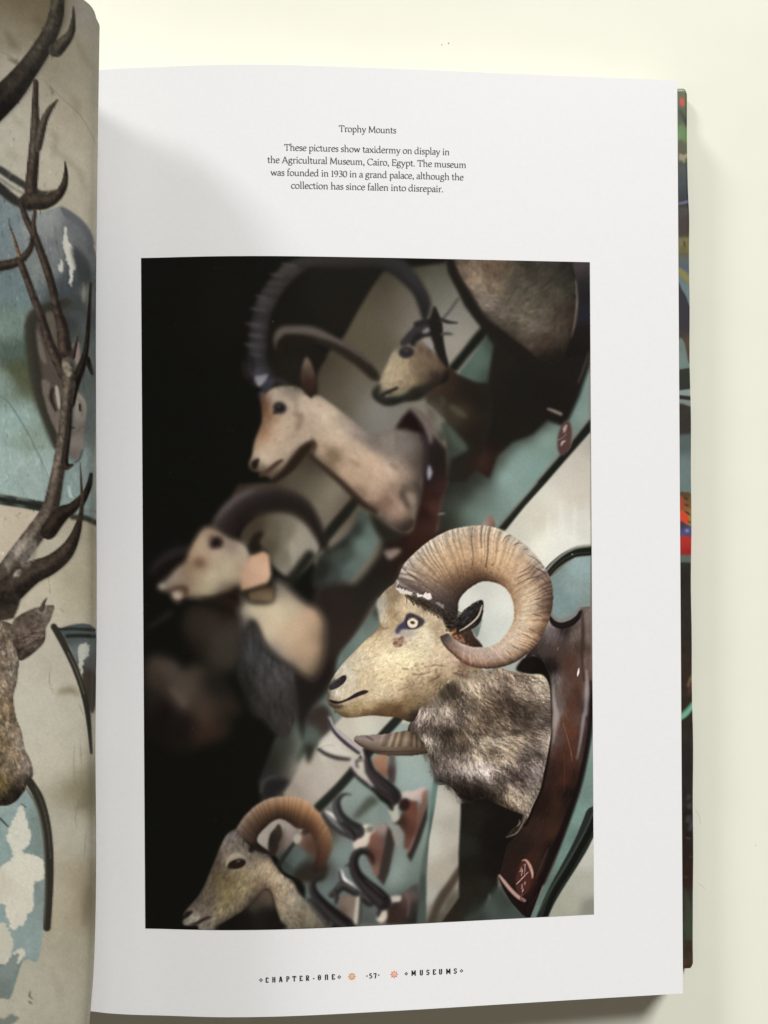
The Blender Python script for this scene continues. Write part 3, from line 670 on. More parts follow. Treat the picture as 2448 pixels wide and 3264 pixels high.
    # ------------------------------------------------------------------ ram: wooden plaque
    pl = 'F 1050,1180 1062,1270 1100,1325 1170,1345 1250,1322 1312,1272 1358,1195 1450,1185 1450,1300 1462,2211 I 1464,0 1450,130 1412,420 1340,750 1240,1050 1130,1350 1000,1650 862,2015 790,1960 690,1850 610,1720 570,1620 600,1500 650,1300 760,1180 880,960 960,780 1000,600 1050,330 1070,100 F 1082,2211 1078,2000 1060,1830 1000,1700 900,1650 800,1690 740,1800 870,1600 960,1500 1030,1370'
    c.poly(pl, 'F 1200,1395:48,34,33 1100,1450:100,80,77 1150,1600:78,53,45 1000,1580:72,54,50 1250,1700:90,52,40 1300,1450:112,87,77 1400,1300:116,92,84 1350,1550:70,46,38 1400,1700:112,82,74 1200,1950:98,65,55 1110,1900:112,92,87 1250,2100:88,47,34 1300,1850:92,57,46 1330,2000:78,42,32 1390,2000:112,86,82 1440,2100:48,33,33 1080,1300:140,118,114 1280,1350:84,62,58 1360,1300:106,82,76 1050,1750:30,22,20 900,1640:52,38,36 1420,1500:108,84,74 1150,2100:108,86,80 '
           'I 1120,60:128,104,98 1200,100:98,52,36 1280,200:102,50,33 1360,100:96,66,58 1440,100:44,30,30 1100,300:92,66,60 1180,400:74,37,26 1280,400:88,44,29 1350,400:72,46,40 1080,600:52,29,24 1200,650:72,35,25 1300,650:48,27,22 1000,900:38,21,17 1120,900:60,33,23 1210,900:42,25,20 950,1150:56,33,25 1080,1150:64,35,25 900,1400:60,31,25 1000,1450:48,29,24 800,1300:40,25,21 850,1650:72,29,24 700,1600:45,26,22 1120,1300:26,17,14 950,1700:23,16,14 800,1850:30,18,16 650,1750:28,20,16 1240,800:30,18,15 1400,250:58,40,38', 1.1, False, label=11, soft=12)
    c.texture(pl, ((1.2, .05), (5, .04)), False)
    c.fur(pl, 'F 1250,1700:84,0,0 1300,2000:88,0,0 1100,1600:110,0,0 I 1250,300:98,0,0 1150,800:108,0,0 950,1300:115,0,0', 1700, 60, .07, alpha=.4, bl=.6, sm=False, curl=.08)
    c.line('F 1062,1170 1070,1265 1110,1310 1170,1325 1245,1302 1305,1255 1352,1190', (4, 6, 7, 7, 6, 5, 3), (122, 103, 100), 2.0, .7)
    c.line('F 1055,1290 1100,1350 1170,1372 1250,1352 1320,1300 1352,1240', (5, 9, 10, 10, 8, 5), (34, 23, 23), 1.4)
    c.line('F 1365,1230 1375,1450 1365,1700 1385,1900', (4, 5, 4, 3), (60, 38, 32), 2.5, .75)
    c.line('F 1410,1800 1412,2000 1398,2211 I 1385,60 1355,280 1318,480', (3, 7, 7, 6, 5, 2), (168, 148, 150), 3.2, .55)
    c.line('F 1452,1900 1458,2100 I 1455,80 1420,350 1345,700 1240,1010 1120,1320 980,1650', (3, 6, 7, 8, 9, 11, 12, 12), (25, 16, 16), 2.2, .9)
    c.line('F 1085,1950 1100,2120 I 1118,50 1105,200 1090,330', (2, 7, 9, 6, 2), (166, 140, 136), 3.2, .55)
    c.line('I 1060,60 1056,250 1030,480 975,740 900,930 820,1100', (5, 6, 7, 8, 9, 9), (28, 17, 15), 1.8, .85)
    c.line('F 1335,1780 1330,1820 1322,1855', (1.2, 3, 1), (226, 206, 190), .9)
    c.line('I 1185,130 1225,270 1262,420 1268,500', (.8, 1.2, 1.4, .8), (128, 88, 66), .9, .8)
    c.line('I 1185,380 1200,560 1195,800', (.8, 1.2, .6), (96, 58, 42), 1.2, .6)
    c.line('I 1040,1330 990,1460 920,1620', (1.2, 1.4, 1), (92, 60, 42), 1.2, .6)
    c.line('F 1140,1580 1130,1610', (1.4, 1), (130, 100, 90), .9)
    c.poly('F 770,1720 830,1670 900,1655 985,1690 1045,1790 1068,1900 1075,2100 1082,2211 I 1060,150 F 1030,2211 1010,2000 990,1850 880,1840 740,1800', 'F 850,1750:25,19,17 950,1780:20,14,12 1040,1950:27,19,17 1050,2150:46,30,27', 2.)
    c.tint(pl, (.94, 1.03, 1.05), 2., False)
    # carved number disc
    c.ell('I 812,1610', 25, 60, 10, (78, 38, 33), 3)
    c.line('I 790,1452 825,1444 862,1490 888,1560 892,1615', (1, 3, 4.5, 4.5, 2), (164, 124, 108), 1.2)
    c.line('I 575,1590 620,1650 690,1735 760,1800 818,1832', (3, 5.5, 6, 6, 4), (158, 122, 112), 1.6)
    c.line('I 800,1760 780,1815 815,1830', (1, 3, 2), (104, 66, 58), 1.4)
    ink = (216, 188, 178)
    for s in ('I 788,1512 772,1556 800,1548', 'I 796,1528 788,1596', 'I 806,1494 824,1478 814,1584', 'I 738,1676 795,1618 852,1558',
              'I 800,1672 786,1690 800,1700 782,1716 800,1722', 'I 818,1650 822,1690 828,1655', 'I 795,1748 803,1722'):
        c.line(s, (.75, 1.0, .7), ink, .6, .9, sm=False)
    # ------------------------------------------------------------------ ram: neck fleece
    fl = 'E 1080,2130 1150,2050 1250,1950 1350,1890 1500,1840 1659,1800 F 330,1790 450,1800 560,1775 640,1795 720,1815 870,1835 980,1842 1030,1900 1058,2000 1065,2211 I 1068,200 1040,400 1000,600 960,780 890,930 850,1030 800,1110 740,1190 670,1225 640,1225 700,1150 770,1090 800,1010 700,970 550,905 430,850 300,875 200,850 120,750 0,690 H 1210,690 1180,640 1140,540 1130,470 1080,400 1020,340 935,270 920,200 955,110 1010,30'
    dirs = 'H 1100,300:85,0,0 1200,500:80,0,0 I 300,500:78,0,0 500,300:35,0,0 600,260:18,0,0 850,350:28,0,0 700,750:50,0,0 850,900:60,0,0 200,150:60,0,0 300,750:50,0,0 900,600:55,0,0 F 100,2000:70,0,0 200,2100:60,0,0 500,1900:55,0,0 800,1950:35,0,0 900,2150:30,0,0 600,2150:45,0,0 I 700,1050:50,0,0 H 1000,100:110,0,0'
    c.poly(fl, 'F 300,1900:168,151,123 100,1950:72,62,47 200,2100:122,107,90 50,2150:154,142,124 450,1900:142,124,100 600,1850:135,115,95 700,1950:132,117,97 800,2000:122,107,87 920,1900:154,142,118 980,2000:168,153,128 700,2100:68,56,43 900,2150:86,73,59 400,2150:94,79,61 600,2000:82,67,52 250,1830:160,142,114 350,2020:120,103,80 520,2090:74,61,47 1030,2080:92,80,68 800,2150:66,54,42 130,2080:92,78,60 '
           'I 100,50:122,107,94 400,100:78,64,48 700,100:72,60,50 950,100:88,78,68 300,200:134,119,95 50,180:45,35,28 500,260:168,153,125 700,250:142,127,104 850,200:95,82,68 1000,280:172,157,134 900,350:112,100,87 200,300:66,54,43 350,380:158,146,118 250,480:144,132,116 400,530:174,161,150 550,470:144,129,109 750,550:100,87,80 900,520:134,122,112 80,450:95,82,72 100,620:68,56,46 300,650:54,43,35 500,700:80,68,58 700,620:82,69,65 650,780:158,143,115 850,750:122,110,94 750,870:162,145,116 950,650:95,85,78 400,780:48,38,31 300,850:42,33,26 600,900:84,67,47 700,1000:58,44,30 500,1000:33,26,19 850,920:136,124,106 480,400:88,74,58 620,380:146,130,104 820,430:84,72,62 180,180:96,82,62 580,180:112,97,76 '
           'H 1050,50:132,120,107 1200,130:112,100,87 1000,150:93,83,70 1100,260:168,158,136 1250,170:50,40,32 1400,230:112,97,77 1300,330:78,66,56 1150,380:84,74,61 1300,450:122,112,100 1250,560:107,97,90 1200,640:60,50,43 1400,700:56,44,36 1500,550:156,146,136 960,210:70,58,46 1080,130:66,55,44 1170,300:118,106,90 1350,560:126,114,104', 1.2, label=5, soft=9, mott=((2, .09),))
    c.fur(fl, dirs, 12000, 26, .24, alpha=.7, bl=.5, curl=.45)
    c.fur('H 1250,700 1180,640 1130,520 1080,400 1020,330 960,280 1010,230 1120,360 1180,470 1220,600', dirs, 1200, 20, .2, alpha=.8, bl=.5, over=1)
    c.fur('I 60,680 150,700 230,830 320,850 200,870 120,770', dirs, 500, 22, .2, alpha=.8, bl=.5, over=1)
    c.fur(fl, dirs, 5000, 17, .30, alpha=.65, bl=.5, curl=.5)
    c.texture(fl, ((2.2, .07), (6, .08)))
    for s, w in (('I 130,180 260,215 420,235 560,225', (4, 7, 5, 2)), ('I 330,350 400,390 430,450', (2, 6, 3)), ('I 560,170 700,215 820,215', (2, 6, 3)), ('H 1130,180 1250,160 1350,190 1400,160', (3, 9, 8, 3)), ('I 520,600 640,560 730,640 800,690', (2, 5, 6, 2)), ('I 850,360 920,420 960,440', (2, 5, 2)), ('F 480,2110 640,2080 820,2170', (3, 8, 4)), ('F 60,1940 150,1960 240,2010', (4, 10, 4)), ('I 620,560 660,600 720,650', (2, 5, 3)), ('F 700,1830 760,1850 850,1860', (2, 4, 2))):
        c.line(s, w, (48, 38, 30), 2.2, .65)
    for s, w in (('H 1060,230 1110,250 1130,300', (4, 8, 3)), ('I 220,200 300,270 420,300 560,290', (3, 7, 8, 3)), ('I 640,700 720,760 800,840', (3, 6, 3)), ('I 960,240 1010,300 1000,400', (4, 8, 4)), ('I 260,470 340,520 440,560', (4, 9, 4)), ('I 690,850 780,900 850,930', (3, 6, 2))):
        c.line(s, w, (196, 182, 158), 3.0, .45)
    c.fur(fl, dirs, 4000, 24, .2, alpha=.6, bl=.45, curl=.4)
    c.tint(fl, (.94, .925, .955), 2)
    c.volume(fl, 26, 4, 16, .32)
    c.tint('H 1230,690 1330,740 1420,860 I 200,880 430,870 560,925 720,1000 640,930 480,800 300,740 120,650 40,640 H 1300,640', (.55, .53, .52), 16)
    c.tint('H 935,230 1010,200 1100,330 1160,450 1220,560 1250,680 1190,680 1130,540 1080,410 1000,340', (.78, .77, .76), 14)
    c.texture(fl, ((4, .12), (10, .14)))
    c.tint(fl, (1.09, 1.09, 1.10), 2)
    c.fur(fl, dirs, 9000, 13, .24, alpha=.7, bl=.32, curl=.6)
    c.fur(fl, dirs, 1500, 26, .28, alpha=.4, bl=.32, curl=.5)
    c.line('I 640,1226 740,1185 800,1090 826,1020', (1, 2, 2, 1), (120, 104, 100), 1.0, .8)
    c.line('I 745,1120 770,1090 765,1060', (1, 2.5, 1), (112, 98, 96), 1.)
    # ------------------------------------------------------------------ ram: lower horn tip of the far side
    c.loft('H 408,275 440,258 550,250 680,244 800,228 915,212 985,250 1080,330', 'H 408,300 450,335 540,385 640,424 750,444 900,446 1000,438 1110,420',
           [(0, [(124, 108, 100), (118, 104, 96), (104, 88, 80), (80, 62, 54)]), (2, [(128, 112, 106), (134, 118, 110), (112, 95, 84), (76, 58, 48)]), (4, [(122, 103, 88), (130, 110, 92), (112, 93, 74), (78, 60, 46)]), (5, [(96, 78, 58), (122, 102, 82), (104, 84, 66), (70, 54, 40)]), (7, [(70, 56, 44), (82, 66, 52), (74, 58, 46), (56, 43, 33)])],
           .9, label=5, ring=lambda u, v: 1 + .16 * np.sin(u * 62 + v * 2 + 1.5 * np.sin(u * 21)) * (u > .42) * (v < .62))
    c.line('H 500,380 640,402 800,408 1000,400', (1, 1.6, 1.6, 1), (64, 48, 38), 1, .7)
    c.line('H 520,262 560,280 590,300', (2, 4, 2), (78, 68, 66), 1.6, .7)
    c.line('H 412,305 460,345 540,392 640,430 760,450', (1, 1.4, 1.4, 1), (46, 34, 28), .8, .8)
    # ------------------------------------------------------------------ ram: head
    hd = 'E 830,930 790,970 740,1005 690,1050 645,1110 630,1165 645,1240 652,1330 640,1390 600,1440 530,1498 440,1590 340,1690 270,1770 215,1850 172,1930 160,1985 170,2045 152,2085 172,2130 208,2160 225,2211 H 240,35 310,78 400,82 500,68 600,62 720,72 800,78 870,100 960,125 1010,60 1040,-20 E 1110,2120 1250,1960 1400,1870 1659,1810 F 430,1800 340,1745 240,1680 150,1590 E 1370,1560 1350,1480 1420,1400 1400,1300 1300,1200 1150,1090 950,1030'
    c.poly(hd, 'E 690,1150:150,140,120 650,1200:150,144,128 680,1280:168,153,121 750,1230:138,115,80 770,1100:120,102,76 850,1180:164,143,108 950,1200:170,155,122 780,1350:152,130,94 700,1450:169,151,115 600,1550:180,162,125 450,1700:169,156,126 350,1850:170,160,134 280,1800:177,170,147 200,1930:110,100,88 250,1990:184,176,150 500,1850:170,152,116 700,1700:190,175,136 900,1700:194,180,139 800,1850:185,167,126 1000,1600:182,169,132 1100,1450:190,177,142 1150,1250:169,152,119 1200,1400:150,130,100 1250,1650:180,160,126 1350,1700:169,145,118 1100,1800:184,164,126 1300,1800:174,152,118 650,2000:180,164,128 500,2130:158,138,99 350,2130:148,128,90 230,2120:92,76,56 800,2000:176,156,121 1000,1950:150,130,98 1000,2080:126,103,71 700,2180:106,80,48 400,2185:134,112,74 850,1450:158,144,124 1000,1450:178,164,134 600,1420:160,140,106 640,1390:130,110,80 1200,1900:140,118,88 900,2120:120,96,62 1080,1150:120,98,70 300,1990:178,164,134 560,2040:172,154,118 '
           'H 500,30:122,92,54 800,20:92,67,40 300,45:108,86,54 650,55:96,70,40 980,60:60,46,34 E 1450,1720:118,88,68 1550,1810:150,130,100', .9, label=5, soft=10, mott=((1.6, .035), (5, .035), (14, .03)))
    c.fur(hd, 'E 700,1250:100,0,0 600,1600:130,0,0 300,1850:120,0,0 800,1700:150,0,0 1100,1500:170,0,0 900,1200:60,0,0 1000,1950:160,0,0 500,2130:15,0,0 1250,1650:150,0,0 800,2150:10,0,0 1400,1800:30,0,0', 7000, 13, .12, alpha=.5, bl=.7)
    c.texture(hd, ((2.2, .03), (5, .03)))
    c.flecks('E 660,1400 900,1420 1300,1500 1300,1850 900,1950 400,1800 300,1820 450,1620', 330, 1.5, (112, 90, 64), .4)
    c.flecks('E 900,1750 1400,1700 1500,1850 1000,1980', 240, 2., (104, 82, 58), .5)
    c.flecks('E 560,1900 900,1900 1000,2050 600,2080', 90, 1.6, (118, 94, 68), .4)
    for s, w, k in (('E 650,1370 690,1400 740,1390', (2, 4, 2), (112, 90, 62)), ('E 870,1780 930,1790', (2, 2), (86, 64, 44)), ('E 960,1830 1040,1840 1130,1815', (2, 4, 2), (112, 88, 62)), ('E 1080,1770 1180,1750 1280,1760', (2, 3, 2), (112, 88, 60)), ('E 1350,1820 1450,1850 1600,1870', (2, 5, 3), (92, 68, 52)), ('E 380,1790 460,1810', (1.5, 1), (118, 100, 74)), ('E 640,1900 680,1880', (1.5, 1.5), (112, 92, 66)), ('E 830,1990 920,1960', (2, 3), (118, 94, 66)), ('E 1140,1900 1220,1860', (2, 3), (100, 78, 54)), ('E 1270,1540 1330,1610', (3, 3), (118, 92, 70)), ('E 500,1700 560,1680', (1, 1.5), (130, 108, 78))):
        c.line(s, w, k, 1.6, .6)
    c.line('E 640,1110 632,1170 645,1250 654,1330', (2, 6, 4, 2), (150, 146, 136), 2.5, .7)
    c.line('E 655,1330 645,1390 600,1445 530,1500', (1, 3, 3, 1), (112, 94, 70), 1.5, .6)
    c.poly('E 745,1060 790,1000 830,1000 870,1050 830,1090 780,1150 740,1200 720,1260 735,1150', (124, 104, 72), 4, alpha=.6)
    c.line('E 830,1330 790,1290 830,1240', (2, 3, 2), (118, 92, 62), 2.5, .6)
    c.tint(hd, (1.07, 1.065, 1.10), 1.5)
    c.tint('E 640,1500 900,1500 1050,1650 900,1900 650,1900 420,1850 480,1650', (1.05, 1.05, 1.04), 22)
    c.tint('E 1000,1950 1200,1780 1500,1800 1300,1950 1150,2050 1000,2120 700,2200 300,2160 500,2080', (.93, .91, .88), 14)
    c.volume(hd, 16, 4, 12, .30)
    # nostril and mouth
    c.poly('E 168,1940 200,1905 250,1880 295,1850 328,1850 332,1885 300,1930 245,1968 185,1988 165,1975', 'E 200,1945:66,58,62 260,1910:52,44,48 310,1870:48,38,36 180,1970:48,42,46', 1.3)
    c.line('E 180,1935 230,1895 275,1880', (1, 2, 1), (110, 102, 104), 1.2, .8)
    c.line('E 160,1985 168,2040 155,2085 185,2125', (2, 4, 4, 3), (88, 78, 66), 2, .8)
    c.poly('E 168,2080 260,2096 340,2068 420,2018 490,1990 542,1994 528,2018 450,2048 350,2088 260,2116 200,2112', 'E 240,2105:34,29,25 350,2080:44,36,36 480,2010:48,38,40 530,2005:60,44,38', 1.3)
    c.line('E 175,2060 260,2078 340,2048 420,1998 480,1975', (1, 3, 3, 2, 1), (196, 184, 160), 2, .55)
    c.line('E 250,2135 350,2108 460,2066 545,2030', (1, 3, 3, 1), (186, 170, 140), 2.2, .5)
    c.line('E 170,2120 230,2150 300,2140', (2, 4, 2), (66, 52, 36), 2, .8)
    c.line('E 215,2175 300,2185 450,2200', (2, 5, 3), (140, 116, 76), 3, .6)
    # eye
    c.poly('E 905,1270 945,1250 1010,1272 1078,1318 1062,1370 1000,1402 930,1412 870,1410 830,1452 798,1430 830,1370 880,1330', 'E 950,1265:62,54,54 1060,1340:66,58,58 880,1360:64,60,86 830,1400:62,60,92 820,1440:96,88,96 920,1290:60,56,72 1000,1395:82,74,70', 2.2)
    c.ell('E 967,1342', 20.5, 20.5, 0, (44, 38, 42), 1.2)
    c.ell('E 967,1342', 17.5, 18, 0, (186, 172, 156), .9)
    c.ell('E 967,1342', 13.5, 13.5, 0, (208, 190, 170), 1.2)
    c.ell('E 966,1342', 9, 6.5, 12, (148, 130, 104), 1.)
    c.ell('E 966,1343', 6.2, 4, 12, (66, 56, 48), .8)
    c.line('E 925,1318 965,1292 1010,1318', (1.5, 2.5, 1.5), (60, 50, 50), 1.2, .8)
    c.poly('E 850,1420 950,1420 1000,1440 960,1480 870,1480', (150, 140, 134), 5, alpha=.7)
    c.poly('E 790,1500 850,1490 890,1540 850,1570 790,1570', (148, 108, 80), 3.5, alpha=.7)
    c.flecks('E 770,1480 900,1480 900,1580 780,1580', 24, 3.5, (110, 70, 52), .6)
    # dark tuft and white plaster where the horn meets the skull
    tf = 'E 890,1080 960,1085 1060,1120 1160,1150 1280,1200 1380,1220 1400,1330 1390,1400 1290,1390 1260,1310 1150,1230 1060,1180 960,1130'
    c.poly(tf, 'E 930,1095:70,56,42 1050,1140:52,42,32 1150,1200:60,50,40 1300,1250:50,42,36 1340,1320:54,46,40 1300,1380:46,38,32', 1.6, label=5)
    c.fur(tf, 'E 950,1100:40,0,0 1200,1220:55,0,0 1340,1330:60,0,0', 1300, 18, .5, alpha=.9, bl=.4, over=1)
    c.texture(tf, ((1.3, .2),))
    for s in ('E 1330,1310 1370,1300', 'E 1300,1350 1360,1350', 'E 1290,1380 1340,1385', 'E 1270,1290 1330,1340'):
        c.line(s, (1.5, 3, 1), (26, 22, 20), 1.2, .9)
    c.poly('E 1360,1400 1400,1380 1430,1440 1520,1500 1640,1590 1560,1590 1450,1575 1380,1510 1340,1440', 'E 1370,1430:178,110,66 1400,1440:160,92,52 1440,1500:150,104,80 1520,1480:70,46,34 1580,1550:52,36,28 1430,1545:100,72,62 1560,1580:150,120,108', 1.6, label=5)
    c.poly('E 1420,1435 1500,1390 1535,1420 1560,1475 1610,1530 1638,1580 1570,1580 1490,1540 1450,1490', 'E 1500,1450:60,43,35 1580,1540:52,38,30 1450,1460:90,60,44', 1.4)
    c.flecks('E 1330,1400 1500,1440 1600,1590 1400,1560', 60, 4., (52, 34, 26), .7)
    c.poly('F 412,1308 398,1380 365,1480 335,1450 310,1400 330,1350 370,1320', 'F 390,1340:124,138,126 350,1400:96,112,100', 1.4)
    # near horn
    grid = [(0, [(96, 82, 84), (100, 88, 92), (82, 72, 74), (62, 52, 52), (44, 35, 33)]), (1, [(150, 136, 126), (122, 104, 92), (104, 88, 80), (74, 62, 58), (48, 38, 34)]), (2, [(172, 162, 146), (152, 130, 106), (130, 108, 88), (92, 74, 66), (54, 42, 38)]),
            (3, [(182, 172, 154), (174, 148, 116), (154, 124, 94), (102, 78, 64), (56, 43, 37)]), (4, [(188, 178, 157), (187, 160, 122), (174, 140, 100), (112, 82, 60), (58, 44, 36)]), (6, [(184, 172, 150), (178, 150, 114), (184, 150, 110), (130, 96, 64), (60, 42, 31)]),
            (7, [(187, 172, 148), (182, 153, 119), (194, 160, 118), (150, 112, 76), (70, 48, 33)]), (8, [(192, 178, 150), (188, 161, 123), (194, 162, 119), (178, 141, 98), (82, 57, 39)]), (9, [(172, 167, 150), (192, 164, 127), (194, 162, 119), (178, 143, 103), (112, 80, 54)]),
            (10, [(176, 170, 152), (168, 142, 110), (188, 158, 121), (178, 145, 108), (142, 107, 74)]), (11, [(166, 156, 140), (132, 107, 90), (178, 148, 113), (172, 143, 108), (152, 117, 82)]), (12, [(108, 86, 72), (140, 112, 90), (184, 162, 126), (188, 165, 131), (152, 122, 87)]),
            (13, [(82, 60, 47), (130, 106, 84), (188, 165, 131), (194, 174, 138), (158, 128, 92)]), (14, [(98, 71, 51), (150, 119, 90), (194, 169, 133), (194, 176, 142), (174, 144, 108)]), (15, [(110, 80, 55), (167, 134, 100), (194, 169, 133), (196, 176, 146), (184, 159, 124)]),
            (16, [(110, 78, 55), (177, 142, 107), (194, 166, 133), (192, 172, 146), (189, 164, 134)]), (17, [(82, 58, 44), (162, 132, 102), (184, 162, 133), (189, 169, 144), (184, 164, 139)]), (18, [(68, 47, 37), (147, 117, 92), (179, 154, 132), (182, 162, 142), (179, 159, 139)]),
            (19, [(78, 54, 41), (150, 118, 92), (174, 149, 129), (176, 154, 136), (174, 154, 139)]), (20, [(84, 58, 44), (152, 118, 94), (170, 143, 122), (170, 148, 130), (170, 152, 138)]), (21, [(98, 67, 51), (150, 115, 92), (162, 134, 114), (162, 140, 124), (166, 150, 137)]), (22, [(88, 61, 47), (136, 103, 81), (141, 116, 99), (132, 114, 102), (152, 132, 117)]), (23, [(74, 58, 48), (98, 80, 68), (96, 82, 72), (94, 82, 75), (110, 96, 86)]), (24, [(70, 60, 54)] * 5)]

    def rings(u, v):
        w = u + .016 * v + .002 * np.sin(v * 9)
        ph = np.cumsum(np.ones(400))
        a = np.sin(2 * np.pi * (w * 46 + .9 * np.sin(w * 37) + .5 * np.sin(w * 83)))
        b = np.sin(2 * np.pi * (w * 121 + 1.4 * np.sin(w * 61)))
        d = np.sin(2 * np.pi * (w * 260 + 2 * np.sin(w * 91)))
        edge = np.clip(1.1 - v * 1.2, .12, 1)
        k = np.interp(u, [0, .06, .25, .4, .55, .7, .85, 1], [.26, .26, .14, .12, .20, .16, .07, .03])
        r = 1 + k * edge * (.55 * a - .45 * np.clip(a, -1, -.4) * -1) + .045 * b * (u < .93) * (1.1 - .6 * v) * (.5 + .8 * np.sin(w * 23) ** 2) + .012 * d * (u < .9)
        r -= .30 * np.exp(-((w - .318) / .0028) ** 2) * (v < .75) + .2 * np.exp(-((w - .30) / .003) ** 2) * (v < .4)
        return r
    c.loft('E 800,1000 830,920 885,790 985,682 1130,562 1300,470 1450,432 F 380,415 550,443 740,540 880,655 990,790 1062,930 1086,1080 1072,1230 1022,1380 942,1530 840,1640 700,1730 540,1776 390,1778 250,1736 130,1642 44,1552 8,1480',
           'E 1395,1260 1396,1225 1397,1185 1408,1130 1440,1075 1500,1018 1570,972 F 420,945 510,952 595,982 652,1030 688,1088 712,1160 720,1240 714,1310 690,1375 640,1455 570,1530 490,1572 400,1583 310,1577 225,1550 160,1515 105,1468 76,1448',
           grid, .7, label=5, ring=rings)
    hp = 'E 830,920 985,682 1300,470 F 380,415 740,540 990,790 1086,1080 1022,1380 840,1640 540,1776 250,1736 44,1552 76,1448 225,1550 400,1583 570,1530 690,1375 720,1240 688,1088 595,982 420,945 E 1500,1018 1408,1130 1396,1225'
    c.tint(hp, (.97, .95, .97), 1.5)
    c.texture(hp, ((1.0, .05), (3, .06)))
    c.flecks('E 1250,880 1500,840 F 300,720 560,800 600,970 420,940 E 1450,1040 1380,1180', 60, 1.6, (50, 34, 24), .5)
    # scalloped outer edge and deep rings near the base
    for a, b in (('E 846,872 900,880 985,905 1080,960 1200,1040 1320,1150', 1.), ('E 836,925 900,935 1000,960 1120,1020 1250,1110', .9), ('E 880,800 930,830 1000,860 1100,900', .7), ('E 930,735 965,800 990,830', .9), ('E 985,690 1010,730 1060,770 1100,800', .8), ('E 1045,640 1060,690 1110,710', .8), ('E 1130,575 1140,620 1200,690', .7), ('E 1210,520 1225,570 1260,610', .8), ('E 1300,475 1320,530', .6), ('E 1360,460 1370,520 1400,570', .6), ('E 1445,440 1455,490 1490,560', .6), ('E 1540,430 1530,560 1545,700 1530,850', .9), ('E 1100,880 1200,950 1280,1010 1340,1080', .8), ('E 806,1010 900,1010 1010,1040 1150,1110 1290,1190 1390,1250', .9)):
        c.line(a, (1.2, 1.8, 1.4, .6), (82, 66, 56), 1.1, .58 * b)
    for a in ('E 835,895 900,905 980,925', 'E 862,845 930,858 1010,885', 'E 905,765 950,770', 'E 955,712 1010,705', 'E 1015,660 1060,655', 'E 1085,600 1150,590'):
        c.line(a, (1.5, 3, 1), (196, 184, 166), 1.8, .5)
    for a in ('F 850,700 900,720 960,770 1000,820', 'F 880,790 940,830 1010,870', 'F 930,820 1000,860 1040,930', 'F 960,900 1010,940 1050,1000', 'F 980,1010 1020,1030 1050,1080', 'F 760,870 820,840 880,800', 'F 720,930 800,890 880,860', 'F 740,980 860,920 960,900', 'F 700,610 760,580 800,590', 'F 600,580 640,520 690,510', 'F 800,640 850,640', 'F 900,1120 1000,1110', 'F 930,1170 1020,1200', 'F 890,1260 1000,1290', 'F 860,1400 920,1430', 'F 790,1450 880,1480', 'F 700,1560 760,1600', 'F 640,1600 690,1660'):
        c.line(a, (.8, 1.8, .8), (78, 58, 48), 1.0, .6)
    c.line('F 790,1430 860,1460 900,1490', (1, 2, 1), (212, 192, 158), 1.2, .6)
    c.poly('E 806,1012 850,1015 900,1035 965,1050 950,1078 890,1068 845,1052', (192, 184, 178), .9, alpha=.95, jag=1.6)
    c.poly('E 1000,1070 1055,1078 1100,1060 1150,1085 1135,1115 1070,1105 1020,1092', (204, 194, 188), .9, jag=1.8)
    c.poly('E 1190,1150 1230,1155 1275,1195 1250,1200 1210,1180', (136, 128, 128), 1.4, alpha=.8, jag=2)
    c.line('E 815,940 828,960 800,1010', (1, 2, 1), (190, 182, 176), 1., .8)
    # fleece and cheek run into each other
    c.fur('E 1080,2130 1160,2030 1260,1930 1370,1860 1500,1810 1659,1790 F 330,1780 450,1790 330,1850 200,1850 E 1560,1890 1400,1930 1280,2010 1180,2110', dirs + ' E 1250,1980:75,0,0 1500,1850:70,0,0', 1500, 26, .22, alpha=.85, bl=.5, over=1)
    # ear
    c.poly('E 1622,1125 1645,1150 1640,1230 1605,1330 1550,1375 1480,1405 1395,1432 1388,1330 1440,1250 1500,1190 1565,1148', 'E 1600,1160:38,34,33 1500,1260:50,45,45 1430,1380:38,32,31 1560,1300:36,31,30', 1.0, label=5)
    c.fur('E 1622,1125 1640,1230 1550,1375 1395,1432 1388,1330 1500,1190', 'E 1500,1280:135,0,0', 500, 12, .5, alpha=.7, bl=.4, over=1)
    c.line('E 1632,1175 1600,1270 1550,1330 1480,1385 1415,1422', (1.5, 2.8, 3, 2.6, 1.5), (158, 144, 126), .9)
    c.line('E 1640,1230 1605,1335 1550,1385 1490,1412', (2, 3, 3, 2), (36, 28, 25), 1.)
    # ------------------------------------------------------------------ barbary sheep, bottom left
    c.poly('G 1130,1240 1250,1100 1340,1045 1420,1060 1500,1130 1659,1100 H 60,1100 60,1500 G 1600,1620 1400,1560 1330,1420 1220,1340', 'G 1200,1230:150,141,132 1300,1110:146,137,126 1430,1130:140,130,122 1400,1250:118,104,96 1500,1420:76,93,89 1540,1380:80,98,94 1400,1450:54,62,56 1560,1250:110,80,64 1640,1300:86,56,42 1600,1520:46,46,40 1350,1250:72,58,50 1460,1200:130,120,114', 3)
    c.poly('G 1380,1430 1500,1300 1610,1395 1490,1520', 'G 1500,1420:78,96,92 1430,1440:64,78,73 1560,1400:80,98,94', 3.5, False)
    c.line('G 1340,1500 1420,1380 1510,1260', (8, 7, 5), (36, 36, 31), 3.5, .8)
    c.poly('G 1540,1100 1580,1050 1659,1050 H 30,1090 0,1130 G 1590,1130 1550,1180', (172, 160, 148), 3)
    c.ell('G 1525,1240', 13, 17, 20, (150, 146, 136), 3)
    c.line('G 1590,1180 1640,1150 H 30,1160', (8, 12, 8), (60, 44, 36), 3.5)
    c.poly('H 60,1480 150,1500 110,1640 -100,1640 G 1500,1560', (46, 40, 32), 5)
